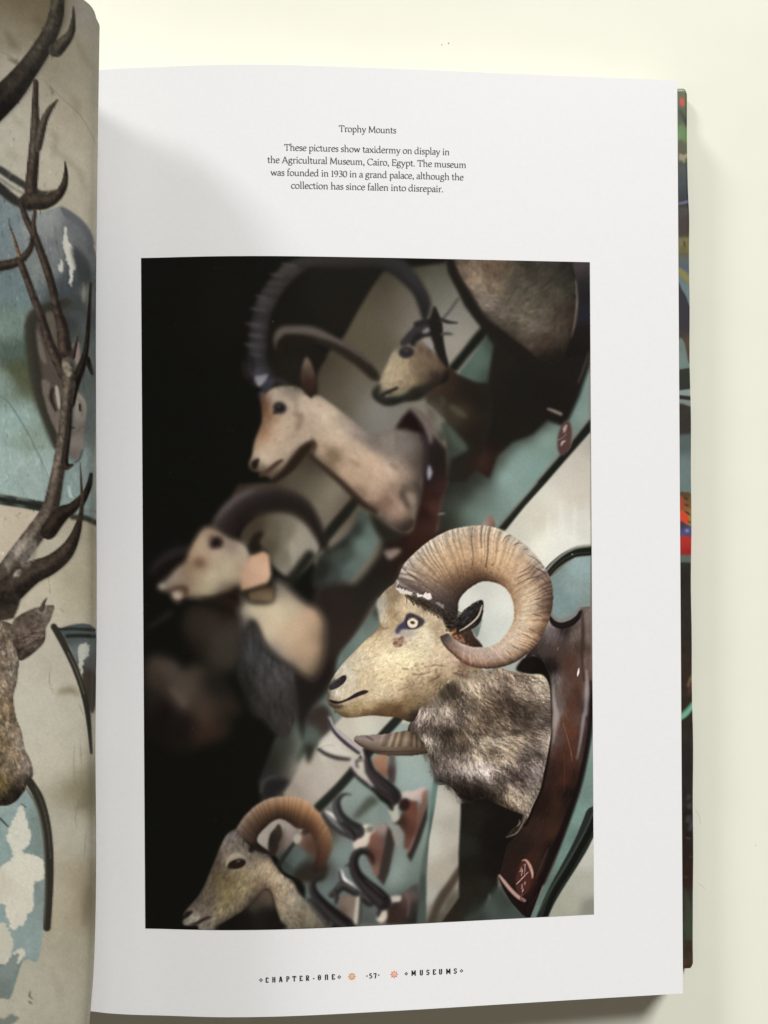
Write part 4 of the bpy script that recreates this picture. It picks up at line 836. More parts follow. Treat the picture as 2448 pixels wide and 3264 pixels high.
    c.loft('G 930,1165 1005,1045 1095,950 1215,872 1345,840 1480,842 1600,878 H 40,960 110,1050 165,1150 198,1240 196,1330 150,1440 80,1560',
           'G 1120,1320 1140,1210 1195,1130 1275,1072 1360,1045 1450,1085 1530,1140 1620,1150 1680,1230 1700,1310 1710,1380 1700,1450 1690,1500 1680,1560',
           [(0, [(122, 105, 96), (88, 68, 55), (70, 52, 42), (56, 40, 31)]), (1, [(140, 118, 102), (104, 78, 60), (78, 56, 42), (50, 36, 27)]), (3, [(154, 125, 104), (128, 92, 64), (84, 58, 40), (46, 32, 24)]), (5, [(172, 134, 104), (140, 98, 64), (80, 54, 36), (42, 30, 23)]), (7, [(176, 132, 92), (140, 96, 60), (92, 60, 40), (60, 40, 30)]),
            (9, [(132, 104, 74), (124, 84, 56), (98, 62, 42), (70, 46, 36)]), (11, [(104, 80, 60), (92, 58, 40), (80, 48, 35), (56, 36, 29)]), (13, [(40, 32, 26), (48, 32, 25), (46, 32, 26), (36, 28, 24)])], 2.4, label=6, ring=lambda u, v: 1 + .05 * np.sin(u * 190 + 3 * np.sin(u * 33)))
    sh = 'G 800,1290 840,1215 890,1170 950,1155 1000,1230 1080,1320 1180,1370 1250,1395 1300,1480 1350,1550 1400,1600 1480,1650 1540,1760 1659,1880 H 100,1995 200,2080 0,2110 G 1390,2110 1350,2000 1310,1880 1290,1780 1240,1715 1190,1740 1110,1830 1000,1930 900,1995 800,2060 730,2110 590,2110 570,2065 500,2068 440,2062 428,2030 450,2000 440,1960 480,1900 560,1810 630,1700 690,1560 740,1440 780,1330'
    c.poly(sh, 'G 870,1220:132,127,127 900,1320:117,102,90 800,1400:92,78,66 880,1410:148,133,113 1100,1420:113,103,90 1150,1480:144,129,101 1230,1480:168,145,115 1000,1600:134,116,82 800,1600:102,86,56 850,1750:120,105,68 1050,1700:134,119,87 700,1750:98,86,69 800,1900:130,117,83 620,1800:86,74,64 650,1900:112,100,84 560,1880:93,80,70 530,2000:154,146,134 700,1980:122,107,92 850,1970:117,102,77 950,1900:122,107,84 1340,1600:170,155,130 1350,1750:148,131,103 1420,1850:142,127,102 1500,1800:132,124,110 1550,1980:108,96,77 1450,2050:117,107,90 1250,1600:154,134,104 1200,1690:108,86,69 620,2080:132,124,110 1100,1830:88,76,64 900,1250:110,100,92 950,1210:104,92,84 1200,1400:96,86,76 760,1500:92,78,62 1280,1720:130,108,84 H 60,2000:122,114,97 100,2060:110,100,84', 2., label=6, mott=((2, .05), (6, .06)), soft=18)
    c.fur(sh, 'G 900,1600:115,0,0 700,1850:125,0,0 1100,1600:100,0,0 1400,1800:70,0,0 1500,2000:60,0,0 900,1250:120,0,0', 4200, 18, .18, alpha=.6, bl=.8)
    c.texture(sh, ((2, .05), (5, .05)))
    c.poly('G 1110,1830 1180,1745 1240,1720 1290,1790 1310,1890 1350,2010 1390,2110 760,2110 900,1995 1000,1935', 'G 1200,1800:84,72,62 1150,1850:66,58,50 1200,1950:32,28,24 1000,2010:26,23,20 1300,2000:26,22,19 900,2060:24,20,17 1230,1760:96,76,62', 5)
    c.volume(sh, 20, 8, 10, .35)
    c.line('G 850,1500 870,1430 950,1395 1020,1420', (3, 6, 6, 3), (160, 147, 126), 2.6, .8)
    c.ell('G 945,1482', 29, 15, -14, (40, 28, 24), 1.8, label=6)
    c.ell('G 960,1455', 7, 4, -10, (86, 74, 72), 1.6)
    c.ell('G 872,1512', 7, 5, 60, (44, 32, 26), 2)
    c.line('G 445,1990 470,1965 510,1940', (6, 9, 5), (34, 28, 26), 2.4)
    c.line('G 500,2062 570,2045 630,2010 690,1990', (2, 5, 5, 3), (44, 34, 30), 2)
    c.line('G 900,1270 940,1300 1000,1300', (4, 6, 4), (82, 66, 56), 3, .7)
    c.line('G 860,1330 930,1290 1000,1330', (3, 4, 3), (140, 126, 116), 3, .6)
    c.line('G 1080,1350 1110,1310 1150,1340 1220,1362', (8, 10, 7, 5), (38, 28, 24), 3)
    c.poly('G 1345,1100 1375,1150 1382,1240 1345,1320 1310,1400 1262,1390 1245,1300 1265,1200 1310,1140', 'G 1350,1150:58,50,42 1320,1230:46,38,32 1290,1340:46,36,31 1265,1250:38,31,27', 2.6, label=6)
    c.line('G 1400,1150 1385,1230 1350,1300', (3, 5, 3), (110, 92, 80), 2.5, .7)
    # ------------------------------------------------------------------ small skulls on red shields
    def horn(txt, wid, col=(44, 38, 40), bl=2., lab=None):
        c.limb(txt, wid, col, bl + .6, 1., lab, hi=.55, lo=.25)
    # first
    c.poly('H 585,455 650,435 725,440 732,640 705,655 640,605 590,530', 'H 620,470:180,130,100 680,520:172,112,86 690,620:150,90,70 600,500:150,96,76', 2.4, False, label=7)
    c.poly('H 745,440 800,445 808,600 795,715 735,690 728,600', 'H 770,500:108,92,88 770,600:96,74,74 740,600:56,42,42 780,690:86,66,66', 2.4, False, label=7)
    c.poly('H 1110,880 1105,1050 1040,1250 950,1462 915,1400 960,1300 1040,1080', (50, 41, 35), 2.4, False, label=7)
    c.poly('H 1040,790 1090,755 1115,780 1112,900 1045,1090 965,1300 935,1372 900,1340 960,1180 1020,1010 1030,880', 'H 1090,800:146,104,94 1090,880:128,92,76 1030,1080:128,78,68 960,1280:150,96,86 1000,1150:118,68,58', 2.2, False, label=7)
    c.poly('H 940,870 1010,880 1022,1000 985,1180 930,1335 880,1330 890,1200 840,1110 775,1085 840,1050 870,980', 'H 980,930:126,66,54 960,1020:128,72,55 930,1150:102,54,44 900,1280:114,72,62 860,1080:66,42,35 990,1100:112,62,50', 2.2, False, label=7)
    c.poly('H 760,1200 850,1150 870,1200 830,1290 770,1310 740,1260', (140, 128, 122), 5, alpha=.8)
    c.poly('H 800,830 870,795 980,780 1060,750 1105,760 1060,800 1050,905 1020,880 960,870 890,852 845,890 828,960 838,1050 785,1085 755,1010 735,970 790,900', 'H 860,830:186,170,160 960,820:182,160,154 1060,780:184,152,146 800,1000:184,174,158 810,1050:176,166,150 1030,860:170,144,138', 2., label=7)
    c.ell('H 888,915', 17, 21, 25, (54, 30, 27), 2.2)
    horn('H 170,80 205,180 270,250 340,310 470,410', (6, 8, 10, 11, 9), (112, 106, 110))
    horn('H 160,110 230,230 330,330 450,425', (2, 3, 4, 3), (44, 40, 42), 1.6)
    horn('H 70,370 150,340 220,350 300,440', (3, 4, 3, 2), (150, 140, 130), 2)
    horn('H 70,385 140,425 240,462 360,480', (5, 7, 7, 5), (54, 50, 50), 1.8)
    c.poly('H 120,350 230,350 360,420 380,450 240,440 130,400', (184, 178, 168), 3, alpha=.8)
    c.poly('H 365,510 400,480 470,475 515,500 525,580 490,600 560,650 620,715 590,745 500,690 420,620 380,570', 'H 400,510:166,158,152 480,500:174,166,156 480,590:172,162,148 540,690:166,150,152 430,600:170,160,152', 2.2, label=7)
    horn('H 425,500 450,490 490,492', (3, 4, 2), (66, 58, 54), 1.4)
    horn('H 428,505 432,545 450,565', (3, 4, 2), (62, 54, 50), 1.4)
    horn('H 375,560 430,640 520,715 590,775', (3, 5, 6, 4), (44, 40, 40), 1.6)
    horn('H 500,400 530,470 560,590 640,690 720,770 785,840', (8, 10, 15, 20, 25, 26), (44, 36, 38), 1.8, 7)
    horn('H 590,760 680,830 750,880 770,960', (6, 14, 16, 5), (38, 32, 30), 2.2, 7)
    horn('H 480,390 492,450 500,480', (3, 4, 3), (170, 158, 154), 1.8)
    horn('H 570,580 650,670 740,750 800,800', (1, 2, 2, 1), (84, 74, 78), 1.4)
    # second
    c.poly('H 690,1080 760,1160 795,1290 740,1560 690,1690 620,1600 640,1400 690,1300', (62, 50, 43), 2.6, False, label=8)
    c.poly('H 560,1200 640,1110 700,1070 730,1130 700,1300 690,1350 640,1600 600,1595 560,1480 500,1350 540,1290', 'H 620,1280:134,82,68 660,1150:152,130,124 640,1400:118,74,62 620,1540:132,92,79 560,1400:92,54,46 690,1250:110,82,80 600,1220:140,80,66', 2.6, False, label=8)
    c.poly('H 470,1130 520,1105 585,1120 605,1160 560,1210 540,1290 480,1330 425,1350 398,1290 440,1220', 'H 500,1130:198,184,164 470,1280:192,174,158 530,1200:186,176,162 430,1310:188,170,156', 2.2, label=8)
    c.ell('H 560,1150', 14, 11, -20, (112, 108, 98), 2.2)
    horn('H 120,990 190,1080 290,1160 390,1215', (10, 14, 14, 10), (70, 70, 70), 2.2, 8)
    horn('H 130,975 180,1010 240,1060', (3, 8, 5), (158, 156, 152), 2.6)
    horn('H 380,820 320,812 265,845 238,910 270,1020 350,1110 440,1170', (2, 4, 8, 12, 15, 20, 24), (50, 48, 50), 2., 8)
    horn('H 300,1100 380,1190 410,1240', (8, 14, 8), (44, 40, 40), 2.2, 8)
    # third
    c.poly('H 880,1760 960,1690 1020,1670 1030,1800 1000,2060 720,2060 720,1920 800,1840', 'H 900,1850:76,56,50 850,1950:58,42,35 780,2000:54,38,31 980,1720:72,68,68 980,1900:48,44,43 930,1780:96,78,72 800,1900:52,36,31 1000,2000:36,36,34', 2.2, False, label=9)
    c.line('H 900,1760 930,1850 920,1980', (3, 4, 3), (112, 92, 86), 2, .6)
    c.poly('H 690,1840 780,1790 855,1790 845,1840 770,1850 722,1900 722,1995 665,2045 618,1995 680,1930', 'H 800,1810:166,158,150 710,1870:182,170,156 670,2000:186,172,158 700,1950:170,156,144', 2.2, label=9)
    horn('H 275,1545 300,1630 360,1690 440,1750', (6, 11, 13, 9), (158, 156, 156), 2.2)
    horn('H 268,1545 290,1640 360,1720 460,1780 560,1850', (3, 5, 7, 12, 15), (46, 44, 44), 1.8, 9)
    horn('H 320,1500 355,1490 385,1500', (2, 4, 3), (50, 46, 46), 1.8)
    horn('H 590,1440 555,1385 490,1355 430,1385 402,1470 430,1580 510,1680 610,1770 690,1850', (3, 7, 10, 12, 14, 17, 21, 25, 26), (34, 30, 30), 1.8, 9)
    horn('H 540,1380 575,1420 590,1480', (4, 6, 3), (56, 34, 28), 2)
    horn('H 510,1630 610,1720 700,1800', (1, 2, 1), (74, 68, 68), 1.3)
    horn('H 650,1900 640,1960 630,1990', (5, 5, 3), (44, 36, 33), 2)
    # fourth
    c.poly('H 255,1800 350,1755 425,1790 430,2060 320,2060 255,1930', 'H 330,1830:120,103,90 380,1950:122,104,92 300,1950:88,72,64 300,1820:104,90,80', 2.4, False, label=10)
    c.poly('H 428,1790 465,1790 450,2060 400,2060', (166, 160, 146), 2., False, label=10)
    c.line('H 475,1800 465,1950 450,2060', (4, 5, 4), (62, 54, 48), 2, .8)
    horn('H 190,1780 250,1730 300,1690 420,1750', (9, 12, 14, 12), (46, 44, 42), 2.6)
    horn('H 230,1740 236,1800 230,1860', (7, 8, 4), (44, 42, 40), 2.6)
    horn('H 95,1608 40,1625 10,1680 25,1760 100,1860 210,1970 340,2080', (2, 5, 9, 13, 17, 22, 25), (34, 31, 31), 1.8, 10)
    horn('H -20,1830 60,1930 150,2040', (8, 10, 12), (50, 48, 46), 2.4, 10)
    c.tint('H 590,440 730,430 810,450 800,720 700,660 H 960,860 1120,770 1120,1000 950,1460 870,1300 760,1080 700,1080 800,1280 690,1690 560,1500 480,1340 620,1120', (.86, .90, .90), 10)
    c.tint('E 60,250 480,240 660,480 640,700 300,1700 0,2200 -300,2200 60,1300 100,700', (.88, .88, .88), 30)
    c.soften('H -60,560 330,400 420,480 560,450 800,480 1000,500 1100,560 1130,800 1100,1400 1090,2080 -60,2080', 3.6)
    c.sharpen([5, 11], 1.4, .6)
    c.sharpen([3], 2.2, .4)
    c.img = grade(np.clip(c.img, 0, 1))
    # dust specks in the blacks of the print
    for s in ('A 85,517', 'A 356,703', 'A 475,727', 'A 737,160', 'A 910,1718', 'A 514,1966', 'A 308,2118', 'A 870,1710', 'D 240,284', 'D 375,565', 'D 90,1178', 'B 665,577', 'B 643,947', 'B 1032,1672', 'E 548,1148', 'E 193,1788', 'G 742,1056', 'G 527,186', 'G 412,315'):
        c.ell(s, 1.3, 1.0, 0, (120, 116, 104), .5, .7)
    c.line('A 1284,668 1300,684', (.8, .6), (110, 106, 98), .6)
    n = c.rng.randn(c.H, c.W, 1) * .010 + c.rng.randn(c.H, c.W, 3) * .006
    c.img = np.clip(c.img + n * (.5 + c.img), 0, 1)
    return c

# ---------------------------------------------------------------- the full-bleed picture on the left page
def paint_left():
    c = Canvas(-160, -60, 330, 3324, 0.5, (150, 142, 125), seed=9)
    base = 'S -170,-70 340,-70 340,3330 -170,3330'
    c.poly(base, 'J 100,200:117,108,88 250,100:112,100,77 500,300:127,120,104 550,100:122,117,107 100,480:142,134,120 150,900:152,147,132 400,900:152,144,127 550,1300:152,144,127 450,800:142,132,114 280,60:90,76,52 180,20:96,84,60 500,600:136,128,110 400,420:126,118,98 '
           'J 600,500:128,122,106 350,1100:158,150,132 K 100,1400:166,153,133 450,1500:156,149,131 250,1850:166,156,136 550,1700:150,140,118 560,1450:140,130,110 L 200,400:167,162,147 300,700:167,162,144 400,1100:156,151,136 380,1500:156,146,126 300,2000:152,147,130 480,950:120,111,86 470,1500:124,112,88 250,150:162,154,138 420,1900:146,140,120', 2, False, mott=((3, .02), (9, .02), (30, .012)), soft=40)
    for s, w, k, a in (('J 40,210 90,300 130,330', (6, 12, 5), (92, 80, 58), .5), ('J 230,120 300,180 340,260', (8, 14, 6), (88, 74, 52), .5), ('J 320,870 370,910 350,1040', (6, 10, 4), (120, 112, 92), .6), ('J 480,640 510,700 500,760', (4, 10, 4), (118, 108, 84), .6), ('J 500,250 560,380 600,450', (6, 12, 5), (110, 100, 76), .5),
                       ('J 330,950 420,1040 520,1130 570,1270', (3, 8, 8, 4), (124, 116, 98), .6), ('J 300,500 400,560 480,640', (4, 8, 4), (124, 116, 98), .5), ('J 80,760 150,830', (5, 8), (128, 120, 102), .5), ('J 60,1000 100,1050', (10, 12), (134, 126, 108), .5), ('J 400,1250 450,1270', (8, 8), (140, 130, 112), .5),
                       ('L 330,360 400,350 440,380', (8, 12, 4), (112, 100, 72), .7), ('L 480,900 470,980 440,1000', (8, 18, 8), (112, 104, 82), .6), ('L 490,1450 480,1560 470,1660', (6, 12, 6), (112, 98, 76), .6), ('L 290,1900 340,2060', (8, 12), (136, 130, 110), .5)):
        c.line(s, w, k, 6, a)
    for s in ('J 0,335 80,380 160,440', 'J 280,525 400,640 520,750 600,880 630,950', 'L 415,660 412,760 420,870', 'L 445,620 455,760', 'L 440,960 420,1060 430,1120', 'L 285,210 275,300 300,370', 'K 320,1700 330,1850', 'L 440,420 465,490', 'K 100,1330 125,1355', 'K 400,1950 430,1980', 'L 480,1150 470,1280'):
        c.line(s, (.7, 1.3, .7), (98, 91, 74), 1.0, .55)
    for s, w in (('J 60,390 100,410 150,440', (4, 7, 3)), ('J 330,570 350,615', (2, 4))):
        c.line(s, w, (96, 88, 70), 2, .7)
    for s in ('L 170,2030 165,2055 185,2075', 'L 160,2085 180,2100'):
        c.line(s, (2, 4, 1), (92, 86, 72), 1.2, .8)
    # blue-green panel
    c.poly('S -170,560 J 0,1290 130,1370 250,1400 330,1385 400,1370 500,1450 590,1570 640,1720 660,2074 K 640,500 625,1100 620,1350 490,1330 290,1250 150,1215 0,1190 S -170,1560',
           'J 60,1500:98,114,120 300,1450:118,123,124 100,1900:90,110,113 450,1900:62,68,74 520,1500:97,100,104 250,1750:104,112,110 200,1500:112,118,118 380,1650:104,108,110 560,1700:92,95,98 480,1750:70,76,82 350,1750:100,106,108 420,2060:64,70,72 K 100,250:70,88,78 60,60:96,116,108 120,370:72,77,50 180,400:78,84,58 100,700:121,146,141 250,1100:127,147,143 50,1000:127,150,146 500,1100:112,130,129 20,450:104,122,112 200,820:112,132,118 270,1000:124,146,142 450,1150:114,134,133 560,700:96,106,106 570,300:88,98,96', 1.5, mott=((2, .04), (8, .04), (18, .03)), soft=16)
    c.fur('S -170,600 J 0,1320 250,1420 560,1600 K 600,1300 0,1150', 'J 200,1500:90,0,0', 900, 40, .10, alpha=.5, bl=.8, sm=False)
    c.line('K 0,545 60,590 150,730 240,900 320,1080', (1, 2, 2, 1), (82, 98, 98), 1.4, .8)
    c.line('K 455,1140 465,1200 480,1215', (3, 5, 2), (166, 178, 172), 1.5, .8)
    c.poly('J 425,1500 450,1590 490,1650 505,1760 480,1800 475,1890 455,1870 460,1780 435,1700 415,1600', (172, 170, 160), 1.2, jag=2.2)
    c.poly('J 400,1720 420,1740 415,1800 385,1780', (164, 162, 154), 1.2, jag=2)
    c.poly('J 540,1880 560,1880 565,2000 545,1990', (160, 158, 150), 1.2, jag=2)
    c.poly('J 395,1365 450,1385 540,1450 600,1530 625,1620 590,1600 520,1500 430,1430', (88, 90, 96), 3)
    c.line('J 0,1120 90,1180 190,1240 290,1290', (11, 11, 10, 8), (50, 52, 48), 2)
    c.line('J 0,1180 100,1250 180,1290', (5, 5, 4), (112, 110, 104), 1.6, .8)
    c.line('J -60,1200 0,1245 100,1325 200,1375', (16, 16, 14, 10), (40, 40, 36), 2)
    # lower frame of the panel
    c.poly('K -360,1120 0,1190 150,1215 300,1245 290,1310 150,1285 0,1262 -360,1200', 'K 0,1205:84,100,98 150,1230:82,98,94 50,1245:38,42,36 200,1270:38,40,34 -300,1160:60,66,62', 1.6, False)
    c.line('K 0,1225 150,1250 290,1280', (7, 7, 6), (34, 36, 30), 1.4)
    c.line('K 480,1345 560,1350 640,1385', (8, 9, 8), (52, 52, 44), 2.4)
    c.line('K 530,1300 640,1310', (5, 4), (104, 112, 104), 2, .7)
    # oval plaque with its olive shade
    c.poly('J 470,1640 560,1690 600,1800 620,2074 440,2074 520,1900', 'J 540,1800:52,54,56 500,2000:58,62,62 590,1950:104,104,100', 4, alpha=.8)
    c.poly('K 190,0 230,350 265,560 320,740 372,890 400,700 430,300 400,0', 'K 250,200:84,76,66 300,400:92,82,74 350,650:110,102,94 380,800:106,98,92 350,150:88,82,76', 3)
    c.line('J 440,2000 K 215,30 225,330 270,560 330,740 375,880', (16, 18, 20, 19, 17, 10), (54, 52, 42), 4)
    c.poly('K 245,100 290,230 310,330 270,300 250,220', (120, 108, 100), 2)
    c.poly('K 275,440 330,460 330,560 390,640 395,800 340,710 300,590', (122, 110, 101), 2.4)
    c.poly('K 365,480 385,490 398,600 388,630 372,560', (176, 170, 156), 1.4)
    c.line('K 345,500 340,560 370,640', (5, 7, 4), (54, 40, 32), 2)
    c.poly('K 300,0 350,0 370,140 390,280 420,330 410,420 330,330 310,150', 'K 330,100:106,98,88 400,350:96,86,76', 2)
    c.poly('K 495,530 555,560 572,640 555,760 545,900 495,965 452,905 485,760', 'K 530,580:150,143,133 535,660:142,135,127 520,750:122,114,108 500,850:136,126,120 490,930:118,108,104', 2.2)
    c.line('K 480,800 520,770 548,740', (2, 3, 2), (96, 88, 84), 2, .6)
    c.line('K 520,560 540,610 545,680', (3, 5, 3), (110, 104, 98), 3, .6)
    c.line('K 527,600 530,640', (3, 3), (26, 24, 22), 1.2)
    c.line('K 545,900 525,960 490,985', (2, 3, 2), (70, 74, 72), 1.6)
    c.poly('K 480,180 515,170 530,300 500,330', (150, 132, 126), 2)
    c.poly('K 440,0 560,0 545,150 480,200 430,150', 'K 480,60:66,72,74 530,120:82,88,88', 3, alpha=.8)
    c.tint('J 440,2000 K 215,30 225,330 270,560 330,740 375,880 500,980 570,800 580,600 540,100 300,-60', (.84, .83, .82), 6)
    # lower plaster below the panel, then stag
    am, dk = (66, 57, 48), (52, 44, 36)
    A = dict(label=1)
    c.limb('J 382,-140 380,0 368,110 335,210 270,330 180,460 60,610 -140,800', (22, 22, 25, 26, 30, 34, 44, 50), 'J 380,0:66,60,48 360,120:64,58,48 270,330:56,50,40 150,520:46,40,33 0,700:36,31,26 -100,800:32,28,24', 1.1, **A)
    c.limb('J 485,45 484,120 470,210 430,270 370,330', (2, 6, 12, 18, 24), (66, 60, 50), 1.1, **A)
    c.limb('J 236,540 232,700 232,850 225,1000 212,1150 200,1330', (8, 11, 15, 18, 19, 21), 'J 235,600:58,48,40 230,900:70,62,52 210,1200:62,50,42', 1.1, **A)
    c.limb('J 382,658 330,720 290,800 265,900 250,980', (2, 9, 12, 14, 12), (72, 64, 54), 1.1, **A)
    c.limb('J 430,1070 434,1150 420,1230 370,1300 290,1335 180,1330', (2, 7, 12, 17, 24, 26), (58, 48, 40), 1.1, **A)
    c.line('J 280,1270 320,1275 370,1260', (4, 7, 3), (64, 52, 44), 2)
    c.limb('J 140,1340 170,1440 215,1530 260,1640 310,1780 345,1900 385,2074 K 410,80 430,250', (9, 10, 12, 12, 13, 13, 14, 18, 22), (64, 52, 44), 1.1, **A)
    c.limb('J 230,1390 222,1480 228,1560', (6, 7, 9), (64, 52, 44), 1.1, **A)
    c.limb('J 212,1560 205,1630 165,1690 90,1740 -40,1765', (5, 9, 12, 15, 17), (56, 46, 38), 1.1, **A)
    c.limb('J 60,1480 95,1580 130,1700', (2, 4, 6), (104, 78, 52), 1.1, **A)
    c.limb('J 130,1720 180,1850 220,1960 265,2074 K 330,200 420,400', (11, 11, 12, 13, 15, 18), (66, 54, 46), 1.1, **A)
    c.limb('K 600,-200 585,60 565,250 530,370 490,470 465,600', (4, 6, 9, 14, 17, 14), (40, 34, 28), 1.3, **A)
    c.limb('K 515,150 495,230 480,290', (2, 6, 8), (56, 46, 40), 1.1, **A)
    c.limb('K 575,300 610,400', (10, 4), (40, 34, 28), 1.3, **A)
    c.limb('K 445,320 455,450 440,600 420,800 400,950 372,1100 330,1290 240,1440 130,1590 -10,1790', (18, 21, 19, 18, 21, 22, 26, 31, 33, 36), 'K 450,400:94,82,70 440,600:84,74,64 420,800:90,78,68 390,1000:88,76,66 350,1200:82,70,60 240,1440:92,80,70 190,1560:120,110,100 100,1700:100,90,80 0,1750:60,50,42', 1.1, **A)
    c.limb('K 462,600 455,760 430,960 440,1010 480,1000', (6, 8, 10, 12, 4), (48, 38, 32), 1.4, **A)
    c.limb('K 602,1060 590,1130 560,1210 545,1270', (5, 9, 10, 4), (36, 30, 24), 1.2, **A)
    c.limb('K 560,1190 480,1280 400,1330 320,1440', (8, 17, 26, 26), (46, 36, 29), 1.1, **A)
    c.limb('K 530,980 536,1100 542,1230 530,1350 490,1480 430,1580 330,1660 200,1720 40,1850', (1, 3, 5, 8, 17, 26, 31, 38, 46), 'K 535,1100:72,58,46 520,1400:52,42,34 400,1600:60,48,40 200,1720:58,48,40 40,1850:54,44,36', 1.1, **A)
    c.line('K 470,752 495,756', (3, 1.5), (44, 36, 30), 1.2)
    c.poly('K 200,1500 240,1500 240,1600 180,1680 130,1660 150,1600', (124, 114, 104), 3, alpha=.7)
    c.poly('K 100,1700 140,1690 130,1730 90,1740', (160, 150, 134), 2, alpha=.8)
    c.poly('K 410,330 450,320 480,370 460,420 430,400', (140, 130, 112), 2.4, alpha=.8)
    c.poly('K -200,1850 40,1840 130,1880 100,1990 60,2020 -200,2050', 'K 0,1900:50,41,34 50,1980:62,52,44 -100,1950:48,40,34', 2, label=1)
    hs = 'S -170,540 J 380,-60 480,60 430,300 100,700 S -170,900'
    c.fur('J 60,610 330,220 K 440,330 400,950 240,1440 -10,1790', 'K 400,900:100,0,0 200,1500:130,0,0', 500, 16, .18, alpha=.5, bl=.6)
    # ear, head
    c.poly('K 95,2020 180,1965 260,1935 330,1925 360,1935 345,1990 335,2020 300,2090 L 240,90 120,180 60,120 60,20', 'K 150,2010:96,80,68 280,1970:124,110,98 330,1960:104,88,78 L 150,20:110,92,80 200,60:92,74,64 120,150:76,62,54', 1.3, label=1)
    c.limb('K 275,1955 290,1910 310,1880', (8, 5, 1.5), (70, 60, 52), 1.1, **A)
    hd = 'S -170,1950 L 0,-40 80,0 110,100 105,200 95,300 75,390 90,500 120,580 140,680 170,740 185,820 150,880 130,930 80,975 0,995 S -170,2560'
    c.poly(hd, 'L 20,50:112,96,80 60,150:140,124,108 40,300:142,122,100 70,260:146,132,116 30,450:132,110,82 80,550:148,128,104 40,650:132,110,80 110,660:156,140,124 130,760:164,146,132 60,800:120,100,78 120,850:92,78,64 80,920:46,38,31 20,870:112,92,52 30,960:58,48,36 -60,500:120,100,76 10,200:120,102,84 100,720:128,106,82', 1.4, label=1, soft=10, mott=((2, .12), (5, .1)))
    c.fur(hd, 'L 50,300:80,0,0 100,600:75,0,0', 1800, 16, .22, alpha=.7, bl=.5)
    c.flecks(hd, 150, 3, (60, 46, 36), .6)
    c.poly('L 60,60 130,40 215,30 250,0 240,90 120,185 90,120', 'L 100,80:104,86,74 200,60:92,76,66 120,150:70,56,48', 1.6, label=1)
    c.fur('L 60,60 130,40 240,10 240,90 120,185 90,120', 'L 150,80:150,0,0', 300, 20, .35, alpha=.7, bl=.5)
    c.volume(hd, 22, 14, 10, .35)
    bx = c.lab == 1
    rough = c.noise(c.lab.shape, 2.2) * .055 + c.noise(c.lab.shape, 6) * .06
    c.img = np.where(bx[..., None], np.clip(c.img * (.88 + rough)[..., None], 0, 1), c.img)
    # lower arch: frame, blue field, flaking paint
    c.poly('S -170,2560 L 0,1000 80,980 150,910 200,1000 240,1200 255,1500 250,1690 240,1700 210,1860 130,1860 60,2060 0,2070 S -170,3200', 'L 40,1050:118,138,136 200,1150:104,122,118 215,1500:110,126,122 170,1750:118,136,136 100,1950:98,116,110 0,1200:114,136,134 -60,1500:116,138,136', 1.2, mott=((2, .04), (9, .04)), soft=16)
    c.poly('L 125,990 150,1080 172,1150 160,1210 128,1255 200,1270 246,1310 252,1340 244,1400 205,1420 190,1440 185,1560 150,1600 130,1660 75,1690 35,1610 0,1540 S -170,2900 L -100,1350 0,1340 70,1270 40,1190 50,1120 80,1060', 'L 100,1150:176,174,160 130,1350:182,177,162 80,1550:178,173,158 0,1450:172,166,148', 1.0, mott=((3, .03),), jag=2.6)
    c.poly('S -170,3000 L 0,1650 40,1680 75,1760 60,1820 0,1870', (166, 161, 144), 1.2, jag=2.6)
    c.poly('L 80,1690 130,1670 135,1800 100,1800 85,1760', (116, 134, 134), 1.2, jag=2.4)
    c.poly('L 110,1790 135,1800 125,1850 60,1900 20,1870 60,1830', (172, 168, 152), 1.2, jag=2.2)
    c.poly('S -170,3080 L 0,1890 60,1840 105,1820 90,1900 60,2000 50,2060 0,2060', 'L 50,1900:108,120,116 30,2020:98,110,104', 1.2, jag=2.4)
    c.poly('L -60,2200 20,2180 60,2160 95,2175 80,2210 0,2240', (104, 112, 102), 1.6, jag=2.4)
    c.line('L 120,985 145,1005', (2, 1.5), (60, 70, 70), 1)
    c.line('L 0,1065 45,1110', (3, 2), (52, 58, 56), 1.2)
    c.line('L 165,860 220,960 258,1110 275,1290 273,1480 262,1675', (13, 15, 15, 14, 13, 12), (46, 43, 36), 1.3, sm=True)
    c.line('L 150,900 205,1000 240,1150 252,1330 255,1500 246,1680', (3, 4, 4, 3, 3, 2), (86, 84, 72), 1.2, .8)
    c.line('L 195,890 240,1000 268,1130 283,1290', (1.5, 2, 2, 1.5), (84, 80, 68), 1., .7)
    # small framed corner at the right
    c.poly('L 330,10 525,0 530,300 500,330 440,230 390,110', 'L 420,40:70,80,80 450,130:96,106,110 500,200:84,86,86 470,250:62,56,50', 1.4)
    c.line('L 320,10 420,8 525,14', (5, 5, 5), (44, 46, 42), 1.2)
    c.line('L 375,48 450,46 525,50', (6, 6, 6), (38, 40, 36), 1.2)
    c.poly('L 440,110 470,90 500,110 490,160 470,180 455,260 435,170', (162, 162, 154), 1.2, jag=2)
    c.poly('L 460,270 530,260 535,420 510,480 480,380', (66, 58, 48), 2)
    c.line('L 300,-5 365,110 420,230 465,360 492,500 510,700', (10, 11, 10, 10, 8, 4), (48, 45, 38), 1.3)
    c.line('L 380,140 430,250 470,370', (2, 2.5, 2), (96, 94, 82), 1., .7)
    # tone curve over the whole picture, then a sharper stag and print grain
    c.img = grade(np.clip(c.img * (1.0, 1.01, 1.01), 0, 1), .78, .72, .12)
    c.sharpen([1], 1.6, .4)
    n = c.rng.randn(c.H, c.W, 1) * .012
    c.img = np.clip(c.img + n * (.5 + c.img), 0, 1)
    return c


